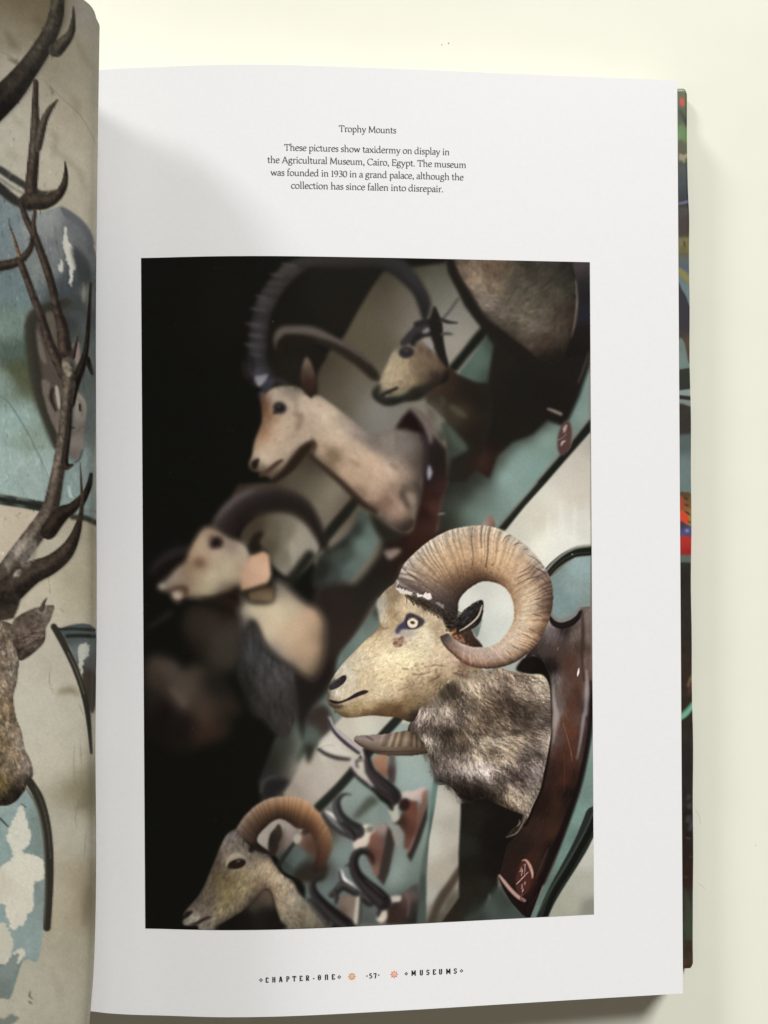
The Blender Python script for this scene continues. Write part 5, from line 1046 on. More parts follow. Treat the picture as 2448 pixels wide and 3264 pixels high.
# ---------------------------------------------------------------- the cover boards
def paint_cover():
    c = Canvas(2100, 240, 2260, 3160, 1.0, (40, 34, 30), seed=21)
    V = lambda y0, y1: 'S 2100,%d 2260,%d 2260,%d 2100,%d' % (y0, y0, y1, y1)
    c.poly(V(200, 520), 'M 850,430:84,96,62 850,640:66,78,50 820,850:98,134,82 870,880:92,124,76 840,980:84,84,64 M 850,400:62,72,46', 3, False, mott=((3, .06), (9, .08)))
    c.ell('M 828,532', 8, 15, 0, (190, 62, 54), 2)
    c.line('M 812,620 850,690 890,770', (5, 6, 5), (38, 46, 30), 2)
    c.poly('M 800,900 850,920 860,1000 830,1030 800,1000', (84, 78, 62), 2)
    c.poly('M 805,1030 850,1040 895,1010 895,1060 860,1080 850,1130 830,1090 805,1090', (150, 142, 120), 1.2)
    c.poly(V(522, 645), 'M 850,1180:62,70,70 850,1300:54,64,68 850,1400:44,52,56 850,1460:34,38,48', 3, False, mott=((4, .08),))
    c.line('M 800,1510 850,1500 900,1485', (4, 5, 4), (92, 102, 132), 1.6)
    c.poly(V(660, 760), 'M 850,1560:64,62,62 850,1700:56,46,42 850,1780:60,52,44', 4, False, mott=((4, .1),))
    c.poly(V(755, 812), 'M 850,1850:112,106,66 850,1960:104,98,58', 3, False, mott=((4, .1),))
    c.line('M 850,1880 855,1920', (3, 3), (60, 52, 40), 1.4)
    c.poly(V(808, 1300), 'O 200,20:92,88,62 210,60:88,98,98 200,120:78,92,108 190,230:100,118,122 220,300:104,124,128 200,850:112,130,128 200,780:108,124,120', 3, False, mott=((4, .04),))
    c.line('O 160,150 200,190 250,240', (8, 11, 9), (132, 126, 72), 2)
    c.poly('O 150,270 180,300 215,360 240,430 260,440 260,800 238,880 215,780 200,720 175,680 150,660', 'O 200,400:44,44,54 200,600:46,44,54 225,700:84,66,54 230,820:70,58,50 180,650:60,54,52', 1.6)
    c.poly('O 150,930 245,915 260,915 260,1085 150,1095', (40, 46, 38), 1.4, False)
    c.poly('O 150,1095 260,1080 260,1140 150,1130', (138, 150, 148), 1.2, False)
    c.poly('O 150,1128 260,1140 260,1170 150,1162', (36, 36, 34), 1.2, False)
    c.poly('O 150,1162 200,1165 260,1180 260,1220 200,1210 150,1190', (124, 134, 134), 1.4, False)
    c.poly('O 150,1200 180,1195 260,1225 260,1450 200,1430 150,1440', (48, 44, 40), 2, False, mott=((4, .1),))
    c.poly('O 150,1440 260,1430 260,1960 150,1960', 'O 200,1500:84,98,98 200,1700:106,124,124 200,1820:104,122,122', 3, False, mott=((5, .04),))
    c.poly('O 170,1890 200,1890 260,1930 260,2260 150,2260 150,1950', 'O 200,1910:84,64,42 230,1960:104,88,50 230,2080:142,126,66 190,2000:150,84,52', 1.6)
    for s in ('O 200,1930 230,1950', 'O 190,1980 240,2000', 'O 205,2040 250,2070', 'O 215,2110 250,2130'):
        c.line(s, (2, 4, 1), (66, 52, 34), 1.2)
    c.poly('O 150,2040 200,2045 235,2090 215,2150 150,2180', (206, 74, 46), 1.5)
    c.poly('O 150,1930 190,1930 200,2010 150,2030', (160, 70, 44), 2)
    c.poly('N 150,205 175,215 200,230 200,280 150,280', 'N 175,240:90,90,146 190,260:70,68,104 165,220:60,52,60', 1.4)
    c.ell('N 178,240', 6, 6, 0, (128, 128, 186), 1.6)
    c.poly('N 140,268 210,272 210,345 180,345 150,335', 'N 175,285:176,48,44 185,320:150,36,36', 1.5)
    c.poly('N 140,335 210,340 210,372 140,370', (92, 104, 98), 2, False)
    c.poly('N 140,368 210,370 210,2100 140,2100', 'N 180,450:40,36,31 180,600:44,38,34 190,800:46,37,30 175,1000:42,36,31 185,1200:38,34,33 185,1500:36,28,24 190,1600:44,28,24 180,1750:48,48,38 185,1850:54,60,46 190,1950:60,44,32', 3, False, mott=((3, .12), (10, .15)))
    c.line('N 185,860 195,830 200,820', (6, 6, 3), (112, 94, 66), 2)
    c.line('N 185,900 190,870 196,845', (4, 5, 3), (74, 52, 42), 2)
    c.line('N 150,990 175,970 208,930', (8, 9, 7), (116, 172, 146), 1.4)
    c.line('N 150,975 175,955 208,915', (2, 3, 2), (84, 132, 112), 1.4)
    for s, r in (('Q 130,120', 10), ('Q 140,200', 11), ('Q 130,320', 14), ('Q 150,400', 12), ('Q 160,360', 10)):
        c.ell(s, r * .7, r, 20, (66, 70, 76), 2.2, .7)
    for s in ('Q 115,495', 'Q 135,500', 'Q 175,805', 'Q 150,670', 'Q 105,855'):
        c.ell(s, 5, 3, 30, (88, 78, 66), 1.2, .6)
    c.poly('Q 100,980 130,1060 180,1180 185,1380 100,1420', 'Q 130,1250:60,70,54 120,1100:64,66,56', 4, alpha=.8)
    c.poly('Q 90,1440 180,1450 185,1720 90,1730', 'Q 140,1500:52,42,34 140,1650:66,52,38 160,1700:74,58,42', 3, False, mott=((3, .15),))
    c.img = np.clip(c.img, 0, 1)
    return c
# ---------------------------------------------------------------- helpers
TH = 0.0063                         # the book lies turned a third of a degree
ORG = np.array([0.0, -0.0078])
FS, CX, CY = 2448.0, 1224.0, 1632.0  # traced-pixel scale of the reference the pictures were drawn over


def to_px(x, y, z):
    """book-local point -> traced pixel"""
    X = math.cos(TH) * x - math.sin(TH) * y + ORG[0]
    Y = math.sin(TH) * x + math.cos(TH) * y + ORG[1]
    return CX + FS * X / (CAM_H - z), CY - FS * Y / (CAM_H - z)


KX = np.array([-.0930, -.0880, -.0811, -.0740, -.0630, -.0450, -.0370, .0, .0318, .0600, .0860])
KZ = np.array([.0115, .0165, .01865, .0196, .02025, .02115, .02115, .01905, .0164, .0140, .0119])


def cubic(x, kx, kz):
    x = np.clip(np.asarray(x, float), kx[0], kx[-1])
    m = np.gradient(kz, kx)
    i = np.clip(np.searchsorted(kx, x) - 1, 0, len(kx) - 2)
    h = kx[i + 1] - kx[i]
    t = (x - kx[i]) / h
    return ((2 * t ** 3 - 3 * t ** 2 + 1) * kz[i] + (t ** 3 - 2 * t ** 2 + t) * h * m[i]
            + (-2 * t ** 3 + 3 * t ** 2) * kz[i + 1] + (t ** 3 - t ** 2) * h * m[i + 1])


def zpage(x):
    return cubic(x, KX, KZ)


def on_page(u, v):
    """traced pixel on the right page -> book-local x, y"""
    z = .018
    for _ in range(8):
        X, Y = (u - CX) / FS * (CAM_H - z) - ORG[0], (CY - v) / FS * (CAM_H - z) - ORG[1]
        x, y = math.cos(TH) * X + math.sin(TH) * Y, -math.sin(TH) * X + math.cos(TH) * Y
        z = float(zpage(x))
    return x, y


def srgb_to_lin(a):
    a = np.asarray(a, float)
    return np.where(a <= .04045, a / 12.92, ((a + .055) / 1.055) ** 2.4)


def mesh_from(name, verts, quads, mat, colors=None, parent=None, smooth_shade=True):
    """one mesh object from numpy arrays (faces all quads or all triangles)"""
    me = bpy.data.meshes.new(name)
    verts, quads = np.asarray(verts, np.float32), np.asarray(quads, np.int32)
    k = quads.shape[1]
    me.vertices.add(len(verts))
    me.vertices.foreach_set('co', verts.ravel())
    me.loops.add(quads.size)
    me.loops.foreach_set('vertex_index', quads.ravel())
    me.polygons.add(len(quads))
    me.polygons.foreach_set('loop_start', np.arange(0, quads.size, k, dtype=np.int32))
    me.polygons.foreach_set('loop_total', np.full(len(quads), k, np.int32))
    me.polygons.foreach_set('use_smooth', np.full(len(quads), smooth_shade, bool))
    me.update(calc_edges=True)
    if colors is not None:
        a = me.color_attributes.new('ink', 'FLOAT_COLOR', 'POINT')
        a.data.foreach_set('color', np.hstack([colors, np.ones((len(colors), 1))]).astype(np.float32).ravel())
    me.materials.append(mat)
    o = bpy.data.objects.new(name, me)
    scene.collection.objects.link(o)
    o.parent = parent
    return o


def grid_quads(nu, nv):
    i, j = np.meshgrid(np.arange(nu - 1), np.arange(nv - 1), indexing='ij')
    a = (i * nv + j).ravel()
    return np.stack([a, a + nv, a + nv + 1, a + 1], 1)


def loft_y(profiles, ys):
    """closed (x, z) outlines, one per y station, joined and capped -> verts, quads"""
    n, m = len(ys), len(profiles[0])
    V = np.array([[(p[0], y, p[1]) for p in prof] for prof, y in zip(profiles, ys)]).reshape(-1, 3)
    F = []
    for i in range(n - 1):
        for j in range(m):
            k = (j + 1) % m
            F.append((i * m + j, i * m + k, (i + 1) * m + k, (i + 1) * m + j))
    base = len(V)
    c0, c1 = V[:m].mean(0), V[-m:].mean(0)
    return V, np.array(F), m


def capped(name, profiles, ys, mat, parent, colors=None, shade=False):
    V, F, m = loft_y(profiles, ys)
    me = bpy.data.meshes.new(name)
    faces = [tuple(f) for f in F] + [tuple(range(m - 1, -1, -1)), tuple(range(len(V) - m, len(V)))]
    me.from_pydata([tuple(v) for v in V], [], [tuple(reversed(f)) for f in faces])
    me.update()
    if colors is not None:
        a = me.color_attributes.new('ink', 'FLOAT_COLOR', 'POINT')
        a.data.foreach_set('color', np.hstack([colors, np.ones((len(V), 1))]).astype(np.float32).ravel())
    me.polygons.foreach_set('use_smooth', np.full(len(me.polygons), shade, bool))
    me.materials.append(mat)
    o = bpy.data.objects.new(name, me)
    scene.collection.objects.link(o)
    o.parent = parent
    return o


def material(name, color=(.8, .8, .8), rough=.5, spec=.4, ink=False, noise=None, bump=None, gain=1.0):
    m = bpy.data.materials.new(name)
    m.use_nodes = True
    nt = m.node_tree
    b = nt.nodes['Principled BSDF']
    b.inputs['Roughness'].default_value = rough
    b.inputs['Specular IOR Level'].default_value = spec
    b.inputs['Base Color'].default_value = (*color, 1)
    tc = nt.nodes.new('ShaderNodeTexCoord')
    if ink:
        at = nt.nodes.new('ShaderNodeVertexColor')
        at.layer_name = 'ink'
        mul = nt.nodes.new('ShaderNodeMix')
        mul.data_type = 'RGBA'
        mul.blend_type = 'MULTIPLY'
        mul.inputs[0].default_value = 1.0
        mul.inputs[7].default_value = (gain, gain, gain, 1)
        nt.links.new(at.outputs['Color'], mul.inputs[6])
        nt.links.new(mul.outputs[2], b.inputs['Base Color'])
    elif noise:
        sc, amt = noise
        n = nt.nodes.new('ShaderNodeTexNoise')
        n.inputs['Scale'].default_value = sc
        n.inputs['Detail'].default_value = 8
        r = nt.nodes.new('ShaderNodeValToRGB')
        r.color_ramp.elements[0].position, r.color_ramp.elements[1].position = .3, .7
        r.color_ramp.elements[0].color = (*[c * (1 - amt) for c in color], 1)
        r.color_ramp.elements[1].color = (*[min(c * (1 + amt), 1) for c in color], 1)
        nt.links.new(tc.outputs['Object'], n.inputs['Vector'])
        nt.links.new(n.outputs[0], r.inputs[0])
        nt.links.new(r.outputs[0], b.inputs['Base Color'])
    if bump:
        sc, st, dist = bump
        n = nt.nodes.new('ShaderNodeTexNoise')
        n.inputs['Scale'].default_value = sc
        n.inputs['Detail'].default_value = 4
        bp = nt.nodes.new('ShaderNodeBump')
        bp.inputs['Strength'].default_value = st
        bp.inputs['Distance'].default_value = dist
        nt.links.new(tc.outputs['Object'], n.inputs['Vector'])
        nt.links.new(n.outputs[0], bp.inputs['Height'])
        nt.links.new(bp.outputs[0], b.inputs['Normal'])
    return m


def leaves_material():
    """stacked sheet edges: thin lines that follow the height"""
    m = material('sheet_edges', (.76, .74, .70), .8, .2)
    nt = m.node_tree
    b = nt.nodes['Principled BSDF']
    tc = nt.nodes.new('ShaderNodeTexCoord')
    mp = nt.nodes.new('ShaderNodeMapping')
    mp.inputs['Scale'].default_value = (30, 2, 5200)
    n = nt.nodes.new('ShaderNodeTexNoise')
    n.inputs['Scale'].default_value = 1.0
    n.inputs['Detail'].default_value = 3
    r = nt.nodes.new('ShaderNodeValToRGB')
    r.color_ramp.elements[0].color = (.42, .40, .37, 1)
    r.color_ramp.elements[1].color = (.80, .79, .75, 1)
    r.color_ramp.elements[0].position, r.color_ramp.elements[1].position = .35, .6
    nt.links.new(tc.outputs['Object'], mp.inputs[0])
    nt.links.new(mp.outputs[0], n.inputs['Vector'])
    nt.links.new(n.outputs[0], r.inputs[0])
    nt.links.new(r.outputs[0], b.inputs['Base Color'])
    return m


PAPER = material('coated_paper', (.795, .808, .832), .55, .3, noise=(900, .012), bump=(2600, .05, .00004))
INK = material('printed_picture', ink=True, rough=.55, spec=.03)
COVER = material('printed_cover', ink=True, rough=.42, spec=.35)
EDGE = leaves_material()
TYPE = material('type_ink', (.085, .085, .08), .6, .2)
TYPE_SOFT = material('footer_ink', (.022, .022, .020), .6, .2)
TABLE = material('white_laminate', (.79, .80, .702), .55, .25, noise=(60, .010), bump=(900, .06, .0001))

# ---------------------------------------------------------------- table
s = 3.0
table = mesh_from('table_top', [(-s, -s, 0), (s, -s, 0), (s, s, 0), (-s, s, 0)], [(0, 1, 2, 3)], TABLE)
table['kind'] = 'structure'
table['label'] = 'cream white table top under the open book'

# ---------------------------------------------------------------- the book
book = bpy.data.objects.new('open_book', None)
scene.collection.objects.link(book)
book.location = (ORG[0], ORG[1], 0)
book.rotation_euler = (0, 0, TH)
book.empty_display_size = .05
book['label'] = 'open illustrated book lying on a cream white table, showing page 57'
book['category'] = 'book'
HH = .1326                          # half the page height

# --- cover boards
cv = paint_cover()


def board_profile(x0, x1, z0, z1, r=.0009, cols=34):
    t = np.linspace(0, math.pi / 2, 5)
    pr = [(x0, z0 + r), (x0, z1 - r)] + [(x0 + r - r * math.cos(a), z1 - r + r * math.sin(a)) for a in t[1:]]
    pr += [(x, z1) for x in np.linspace(x0 + .004, x1 - .016, 4)] + [(x, z1) for x in np.linspace(x1 - .0145, x1 - r, cols)]
    pr += [(x1 - r + r * math.sin(a), z1 - r + r * math.cos(a)) for a in t[1:]]
    pr += [(x1, z0 + r)] + [(x1 - r + r * math.cos(a), z0 + r - r * math.sin(a)) for a in t[1:]]
    pr += [(x0 + r, z0)]
    return pr


ys = np.concatenate([[-.1305, -.1304, -.1301], np.linspace(-.1296, .1341, 900), [.1346, .1349, .1350]])
rng = np.random.RandomState(5)


def end_of(y, r=.0015):             # how far a station runs into the rounded head or tail
    return max(0, y - (.1350 - r), (-.1305 + r) - y)


def board_edge(y):
    e = .09290 + .00012 * math.sin(y * 70) + .00008 * math.sin(y * 190 + 1)
    e -= .00055 * (1 / (1 + math.exp(-(y - .100) / .0022)))         # slightly dented corners
    e -= .00030 * (1 / (1 + math.exp((y + .1195) / .0022)))
    return e - end_of(y) * .35


profs = [board_profile(-.0940, board_edge(y), .0001 + .25 * end_of(y, .0006), .0035 - .5 * end_of(y, .0006)) for y in ys]
V = np.array([[(p[0], y, p[1]) for p in pr] for pr, y in zip(profs, ys)]).reshape(-1, 3)
u, v = to_px(V[:, 0], V[:, 1], V[:, 2])
col = srgb_to_lin(cv.sample(u, v))
cover = capped('back_cover', profs, ys, COVER, book, colors=col, shade=True)
cover['label'] = 'green and dark painted cover edge showing past the pages'
pl_ = [board_profile(-.262, -.0995, .0001, .0033) for _ in range(2)]
COVER_PLAIN = material('cover_cloth', (.035, .03, .026), .45, .35, noise=(40, .3))
capped('front_cover', pl_, [-.1305, .1350], COVER_PLAIN, book)
capped('spine', [[(-.0993, .0002), (-.0993, .0026), (-.0943, .0026), (-.0943, .0002)]] * 2, [-.1305, .1350], COVER_PLAIN, book)

# --- right stack of pages and the top sheet
xs = np.concatenate([np.linspace(-.0928, -.070, 30), np.linspace(-.0685, .0860, 70)])
top = [(x, float(zpage(x)) - .00022) for x in xs]
prof = top + [(.0862, .0112), (.0872, .0082), (.0883, .0060), (.0892, .0037), (.0, .0037), (-.0928, .0037)]
capped('page_block', [prof] * 3, [-HH + .0004, 0, HH - .0004], EDGE, book)

ny = 60
yy = np.linspace(-HH, HH, ny)
nx = len(xs)
zz = zpage(xs)
X, Y = np.meshgrid(xs, yy, indexing='ij')
Z = np.repeat(zz[:, None], ny, 1)
# the sheet is a real leaf 0.15 mm thick
Vt = np.stack([X, Y, Z], 2).reshape(-1, 3)
Vb = Vt.copy()
Vb[:, 2] -= .00015
n0 = len(Vt)
Fq = grid_quads(nx, ny)
ring_i = np.concatenate([np.arange(nx) * ny, (nx - 1) * ny + np.arange(1, ny), (np.arange(nx - 2, -1, -1)) * ny + ny - 1, np.arange(ny - 2, 0, -1)])
m_ = np.arange(len(ring_i))
mn = np.roll(m_, -1)
Vs = np.vstack([Vt[ring_i], Vb[ring_i]])      # the cut edge has vertices of its own, so it stays crisp
side = np.stack([m_ + len(ring_i), mn + len(ring_i), mn, m_], 1) + 2 * n0
page = mesh_from('right_page', np.vstack([Vt, Vb, Vs]), np.vstack([Fq, Fq[:, ::-1] + n0, side]), PAPER, parent=book)
page['label'] = 'white right page with a caption above a large photograph'

# --- left leaf: a steep arch out of the gutter
AX = np.array([-.0927, -.0922, -.0905, -.0850, -.07475, -.07305, -.0727, -.0747, -.0778, -.0828, -.0900, -.1050, -.1300, -.1700, -.2200, -.2520])
AZ = np.array([.0130, .0180, .0245, .0310, .0364, .0418, .0463, .0505, .0546, .0573, .0586, .0580, .0520, .0380, .0230, .0165])
AP = smooth(np.stack([AX, AZ], 1), False, 16)
seg = np.concatenate([[0], np.cumsum(np.linalg.norm(np.diff(AP, axis=0), axis=1))])
SV = np.array([0, 330, 680, 1000, 1350, 1600, 1850, 2000, 2100, 2190, 2300])
SP = np.array([211, 206, 202.5, 203.5, 204, 201.5, 203, 201, 197, 190, 180])


def arch(tt, yv):
    """points of the left leaf at arc lengths tt and stations yv (book-local)"""
    ax, az = np.interp(tt, seg, AP[:, 0]), np.interp(tt, seg, AP[:, 1])
    vpx = np.interp(yv, np.linspace(-HH, HH, 200), np.linspace(2290, 40, 200))
    want = cubic(vpx, SV.astype(float), SP)
    base = 205.0 - (yv + .0) * TH / .2 * 1659
    dx = (want - base) * .2 / 1659
    w = np.clip((az - .0185) / .0145, 0, 1)
    w = np.where(tt > seg[96], 1, w)
    w = w * w * (3 - 2 * w)
    return ax[:, None] + w[:, None] * dx[None], az[:, None] + 0 * dx[None]


tt = np.concatenate([np.linspace(0, seg[48], 30), np.linspace(seg[48], seg[176], 210)[1:], np.linspace(seg[176], seg[-1], 220)[1:]])
yl = np.linspace(-HH, HH, 900)
lx, lz = arch(tt, yl)
Yl = np.repeat(yl[None], len(tt), 0)
Vl = np.stack([lx, Yl, lz], 2).reshape(-1, 3)
lf = paint_left()
u, v = to_px(Vl[:, 0], Vl[:, 1], Vl[:, 2])
# the stag faces the reader: the far half of the sheet, out of the photograph, carries its other side
u = np.where(u < -440, 250 + np.abs(70 - (-440 - u) % 140), np.where(u < -60, -120 - u, u))
col = srgb_to_lin(lf.sample(u, v))
quads = grid_quads(len(tt), len(yl))
lab = np.where((lf.label_at(u, v) == 1) & (Vl[:, 2] > .0355), 1, 0)
flab = lab[quads].max(1)


def split(name, V, F, C, keep, mat, parent):
    f = F[keep]
    used, inv = np.unique(f, return_inverse=True)
    return mesh_from(name, V[used], inv.reshape(f.shape), mat, C[used], parent)


left = split('left_page', Vl, quads, col, flab == 0, INK, book)
left['label'] = 'curled left page with a picture of antlers on a peeling wall'
stag = split('pictured_stag', Vl, quads, col, flab == 1, INK, left)
stag['label'] = 'printed stag head with dark antlers'

# the leaves lying under it
th = np.linspace(0, seg[-1], 90)
profs = []
yb = np.linspace(-HH + .0006, HH - .0006, 40)
bx, bz = arch(th, yb)
for k in range(len(yb)):
    p = np.stack([bx[:, k], bz[:, k]], 1)
    d = np.gradient(p, axis=0)
    d /= np.linalg.norm(d, axis=1)[:, None]
    q = p + np.stack([-d[:, 1], d[:, 0]], 1) * np.minimum(.0007, .0001 + th * .02)[:, None]
    profs.append([tuple(a) for a in q] + [(-.256, .0036), (-.0945, .0038), (-.0935, .0090)])
capped('page_block', profs, yb, EDGE, book)

# ---------------------------------------------------------------- the printed photograph
c0 = paint_photograph()
ex = [on_page(*p) for p in ((450, 822), (463, 2960), (1878.5, 836.5), (1894.5, 2915.5), (944, 817), (1035, 2955))]
px0, px1 = (ex[0][0] + ex[1][0]) / 2, (ex[2][0] + ex[3][0]) / 2
py1, py0 = (ex[0][1] + ex[2][1] + ex[4][1]) / 3, (ex[1][1] + ex[3][1] + ex[5][1]) / 3
NX, NY = 580, 860
gx, gy = np.linspace(px0, px1, NX), np.linspace(py0, py1, NY)
X, Y = np.meshgrid(gx, gy, indexing='ij')
Z = np.repeat((zpage(gx) + .00006)[:, None], NY, 1)
Vp = np.stack([X, Y, Z], 2).reshape(-1, 3)
u, v = to_px(Vp[:, 0], Vp[:, 1], Vp[:, 2])
col = srgb_to_lin(c0.sample(u, v))
quads = grid_quads(NX, NY)
fc = Vp[quads].mean(1)
fu, fv = to_px(fc[:, 0], fc[:, 1], fc[:, 2])
flab = c0.label_at(fu, fv)
photo = split('printed_photograph', Vp, quads, col, flab == 0, INK, book)
photo['label'] = 'dark printed photograph of mounted animal heads on a green panelled wall'
for k, nm, lb in ((1, 'pictured_ibex', 'printed pale ibex head with a long sweeping horn'), (2, 'pictured_chamois', 'printed small dark horned head at upper right'), (3, 'pictured_hide', 'printed grey brown furry body cut by the top edge'),
                  (4, 'pictured_goat', 'printed blurred goat head with grey beard'), (5, 'pictured_ram', 'printed sharp ram head with a curled horn and fleece'), (6, 'pictured_sheep', 'printed sheep head at the bottom left corner'),
                  (7, 'pictured_skull', 'printed horned skull, highest of the four'), (8, 'pictured_skull', 'printed horned skull with a single hooked horn, second of the four'), (9, 'pictured_skull', 'printed horned skull at the bottom right of the four'), (10, 'pictured_skull', 'printed horned skull at the bottom left of the four'),
                  (11, 'pictured_plaque', 'printed polished brown wooden plaque behind the ram'), (12, 'pictured_plaque', 'printed dark red blurred plaque behind the ibex'), (13, 'pictured_tag', 'printed orange paper tag on the goat')):
    if (flab == k).any():
        o = split(nm, Vp, quads, col, flab == k, INK, photo)
        o['label'] = lb

# ---------------------------------------------------------------- type
# A small old-style alphabet drawn with a broad nib: strokes in units of 1/10 x-height.
G = {
    'a': (8.2, 's1.4,7.6 2.6,9.4 4.4,9.7 6,8.4 6.2,6 6.2,1.6 6.9,.4 8,.7|s6.2,5.9 3.6,5.2 1.5,3.8 1.2,1.8 2.4,.3 4.4,.8 6.2,2.6'),
    'c': (8, 's7.2,8.1 6.3,9.5 4.6,9.8 2.2,8.5 1.1,5.2 1.9,1.8 4,.2 6,.6 7.4,2'),
    'd': (10.4, 'l7.6,16.2 7.6,1 9.4,.5|s7.6,8.6 5.8,9.7 3.4,9.2 1.3,6.6 1.3,3 3,.4 5.4,.6 7.6,2.4|l6.2,15.7 7.6,16.2'),
    'e': (8.4, 's1.6,5.4 7,6.2 6.8,8.4 5,9.8 2.6,8.9 1.2,5.6 1.6,2.2 3.8,.2 6,.6 7.6,2'),
    'f': (6, 'l2.6,.3 2.6,12|s2.6,12 3,14.6 4.8,16.2 6.6,15.4|l.8,9.4 5.4,9.4|l1.2,.3 4.6,.3'),
    'g': (9, 's4.2,9.7 6.2,8.8 6.6,6.6 5,4.4 2.8,4.6 1.6,6.6 2.4,8.9 4.2,9.7|s3,4.4 1.6,3 2.4,1.6 5.4,1.2 7.6,-.6 6.6,-3.8 3.4,-4.8 1,-3.4 1.2,-1.2 3.4,.6|s6,9 7,9.8 8.4,9.4'),
    'h': (10.6, 'l2.4,16.2 2.4,.3|s2.4,7 4,9 6,9.6 7.8,8 8,5.6 8,.3|l1,16 2.4,16.2|l1,.3 4,.3|l6.6,.3 9.6,.3'),
    'i': (5, 'l2.5,9.6 2.5,.3|l1,9.1 2.5,9.6|l.9,.3 4.1,.3|d2.5,13.6'),
    'l': (5, 'l2.5,16.2 2.5,.3|l1,15.8 2.5,16.2|l.9,.3 4.1,.3'),
    'm': (15.6, 'l2.4,9.6 2.4,.3|s2.4,7 4,9 5.8,9.6 7.4,8 7.6,5.6 7.6,.3|s7.6,7 9.4,9 11.2,9.6 12.8,8 13,5.6 13,.3|l1,9.2 2.4,9.6|l1,.3 4,.3|l6.3,.3 9.1,.3|l11.7,.3 14.5,.3'),
    'n': (10.6, 'l2.4,9.6 2.4,.3|s2.4,7 4,9 6,9.6 7.8,8 8,5.6 8,.3|l1,9.2 2.4,9.6|l1,.3 4,.3|l6.6,.3 9.6,.3'),
    'o': (9.4, 's4.7,9.8 2.2,8.6 1.1,5 2.2,1.4 4.7,.2 7.2,1.4 8.3,5 7.2,8.6 4.7,9.8'),
    'p': (10, 'l2.4,9.6 2.4,-5.6|s2.4,7.4 4.4,9.4 6.8,9.2 8.7,6.4 8.4,3 6.4,.4 4.2,.4 2.4,1.6|l1,9.2 2.4,9.6|l.8,-5.6 4.2,-5.6'),
    'r': (7, 'l2.4,9.6 2.4,.3|s2.4,6.6 3.8,8.8 5.2,9.7 6.8,9|l1,9.2 2.4,9.6|l.9,.3 4.6,.3'),
    's': (7, 's5.8,8.2 4.8,9.6 2.8,9.5 1.4,8 2.2,6.2 4.8,4.6 5.8,2.6 4.8,.6 2.6,.3 1.2,1.8'),
    't': (6.2, 's2.6,12.4 2.6,5 2.8,1.6 4,.3 5.8,1.2|l.8,9.4 5.6,9.4|l1,9.4 2.6,12.4'),
    'u': (10.4, 's2.2,9.6 2.2,3.6 2.8,1 4.8,.2 6.6,1.2 7.8,3|l7.8,9.6 7.8,1 9.6,.4|l.8,9.3 2.2,9.6|l6.4,9.3 7.8,9.6'),
    'w': (13.4, 'l1.4,9.4 4.2,.4|l4.2,.4 6.7,9|l6.7,9.4 9.4,.4|l9.4,.4 12,9.4|l.4,9.4 2.8,9.4|l10.8,9.4 13,9.4'),
    'x': (9.4, 'l1.6,9.4 7.8,.4|l7.6,9.4 1.6,.4|l.6,9.4 3.2,9.4|l6.4,9.4 8.8,9.4|l.6,.4 3,.4|l6.4,.4 9,.4'),
    'y': (9.2, 'l1.4,9.4 4.8,.6|s8,9.4 4.8,.6 3.4,-3.4 2,-5 .6,-4.4|l.4,9.4 3,9.4|l6.8,9.4 9,9.4'),
    'A': (13, 'l6.4,14.6 1.6,.4|l6.4,14.6 11.2,.4|l3.4,5 9.4,5|l.4,.3 3.2,.3|l9.4,.3 12.8,.3'),
    'C': (12.6, 's11.2,12.2 9.6,14 7,14.6 3.4,13 1.5,8.6 1.9,4.4 4.2,1 7.4,.1 10,1 11.6,3|l11.2,14 11.2,11.4'),
    'E': (11, 'l2.8,14.4 2.8,.3|l1.2,14.3 9.4,14.3|l9.4,14.3 9.6,12|l2.8,7.6 7.8,7.6|l7.8,8.8 7.8,6.2|l1.2,.3 9.8,.3|l9.8,.3 10.2,2.8'),
    'M': (16.2, 'l3,14.4 2.2,.3|l3,14.4 8,1.4|l8,1.4 13,14.4|l13,14.4 13.8,.3|l1.4,14.4 3.2,14.4|l12.8,14.4 14.6,14.4|l.8,.3 3.8,.3|l12.2,.3 15.4,.3'),
    'T': (11.6, 'l5.8,14.4 5.8,.3|l.9,14.2 10.7,14.2|l.9,14.2 .7,11.4|l10.7,14.2 10.9,11.4|l4,.3 7.6,.3'),
    '0': (9.4, 's4.7,13.6 2.2,12 1.2,7 2.2,2 4.7,.2 7.2,2 8.2,7 7.2,12 4.7,13.6'),
    '1': (6.4, 'l3.4,13.6 3.4,.3|l1.4,12.4 3.4,13.6|l1.6,.3 5.2,.3'),
    '3': (8.6, 's1.4,12.4 3.6,13.7 6.4,12.6 6.4,9.2 3.2,7.4|s3.2,7.4 6.8,6 7.2,2.4 4.6,.2 1.2,.9'),
    '9': (9.2, 's7.6,9.6 6.4,12.6 4,13.6 1.6,11.6 1.4,8.4 3.2,6.2 5.8,6.6 7.6,9|s7.6,9.6 7.4,5.4 5.6,1.6 2.4,.2'),
    ',': (4.4, 's1.9,1.6 2.7,.6 2.3,-1.4 1.1,-2.8|d2,1'), '.': (4.4, 'd2,.9'), ' ': (4.6, ''),
}


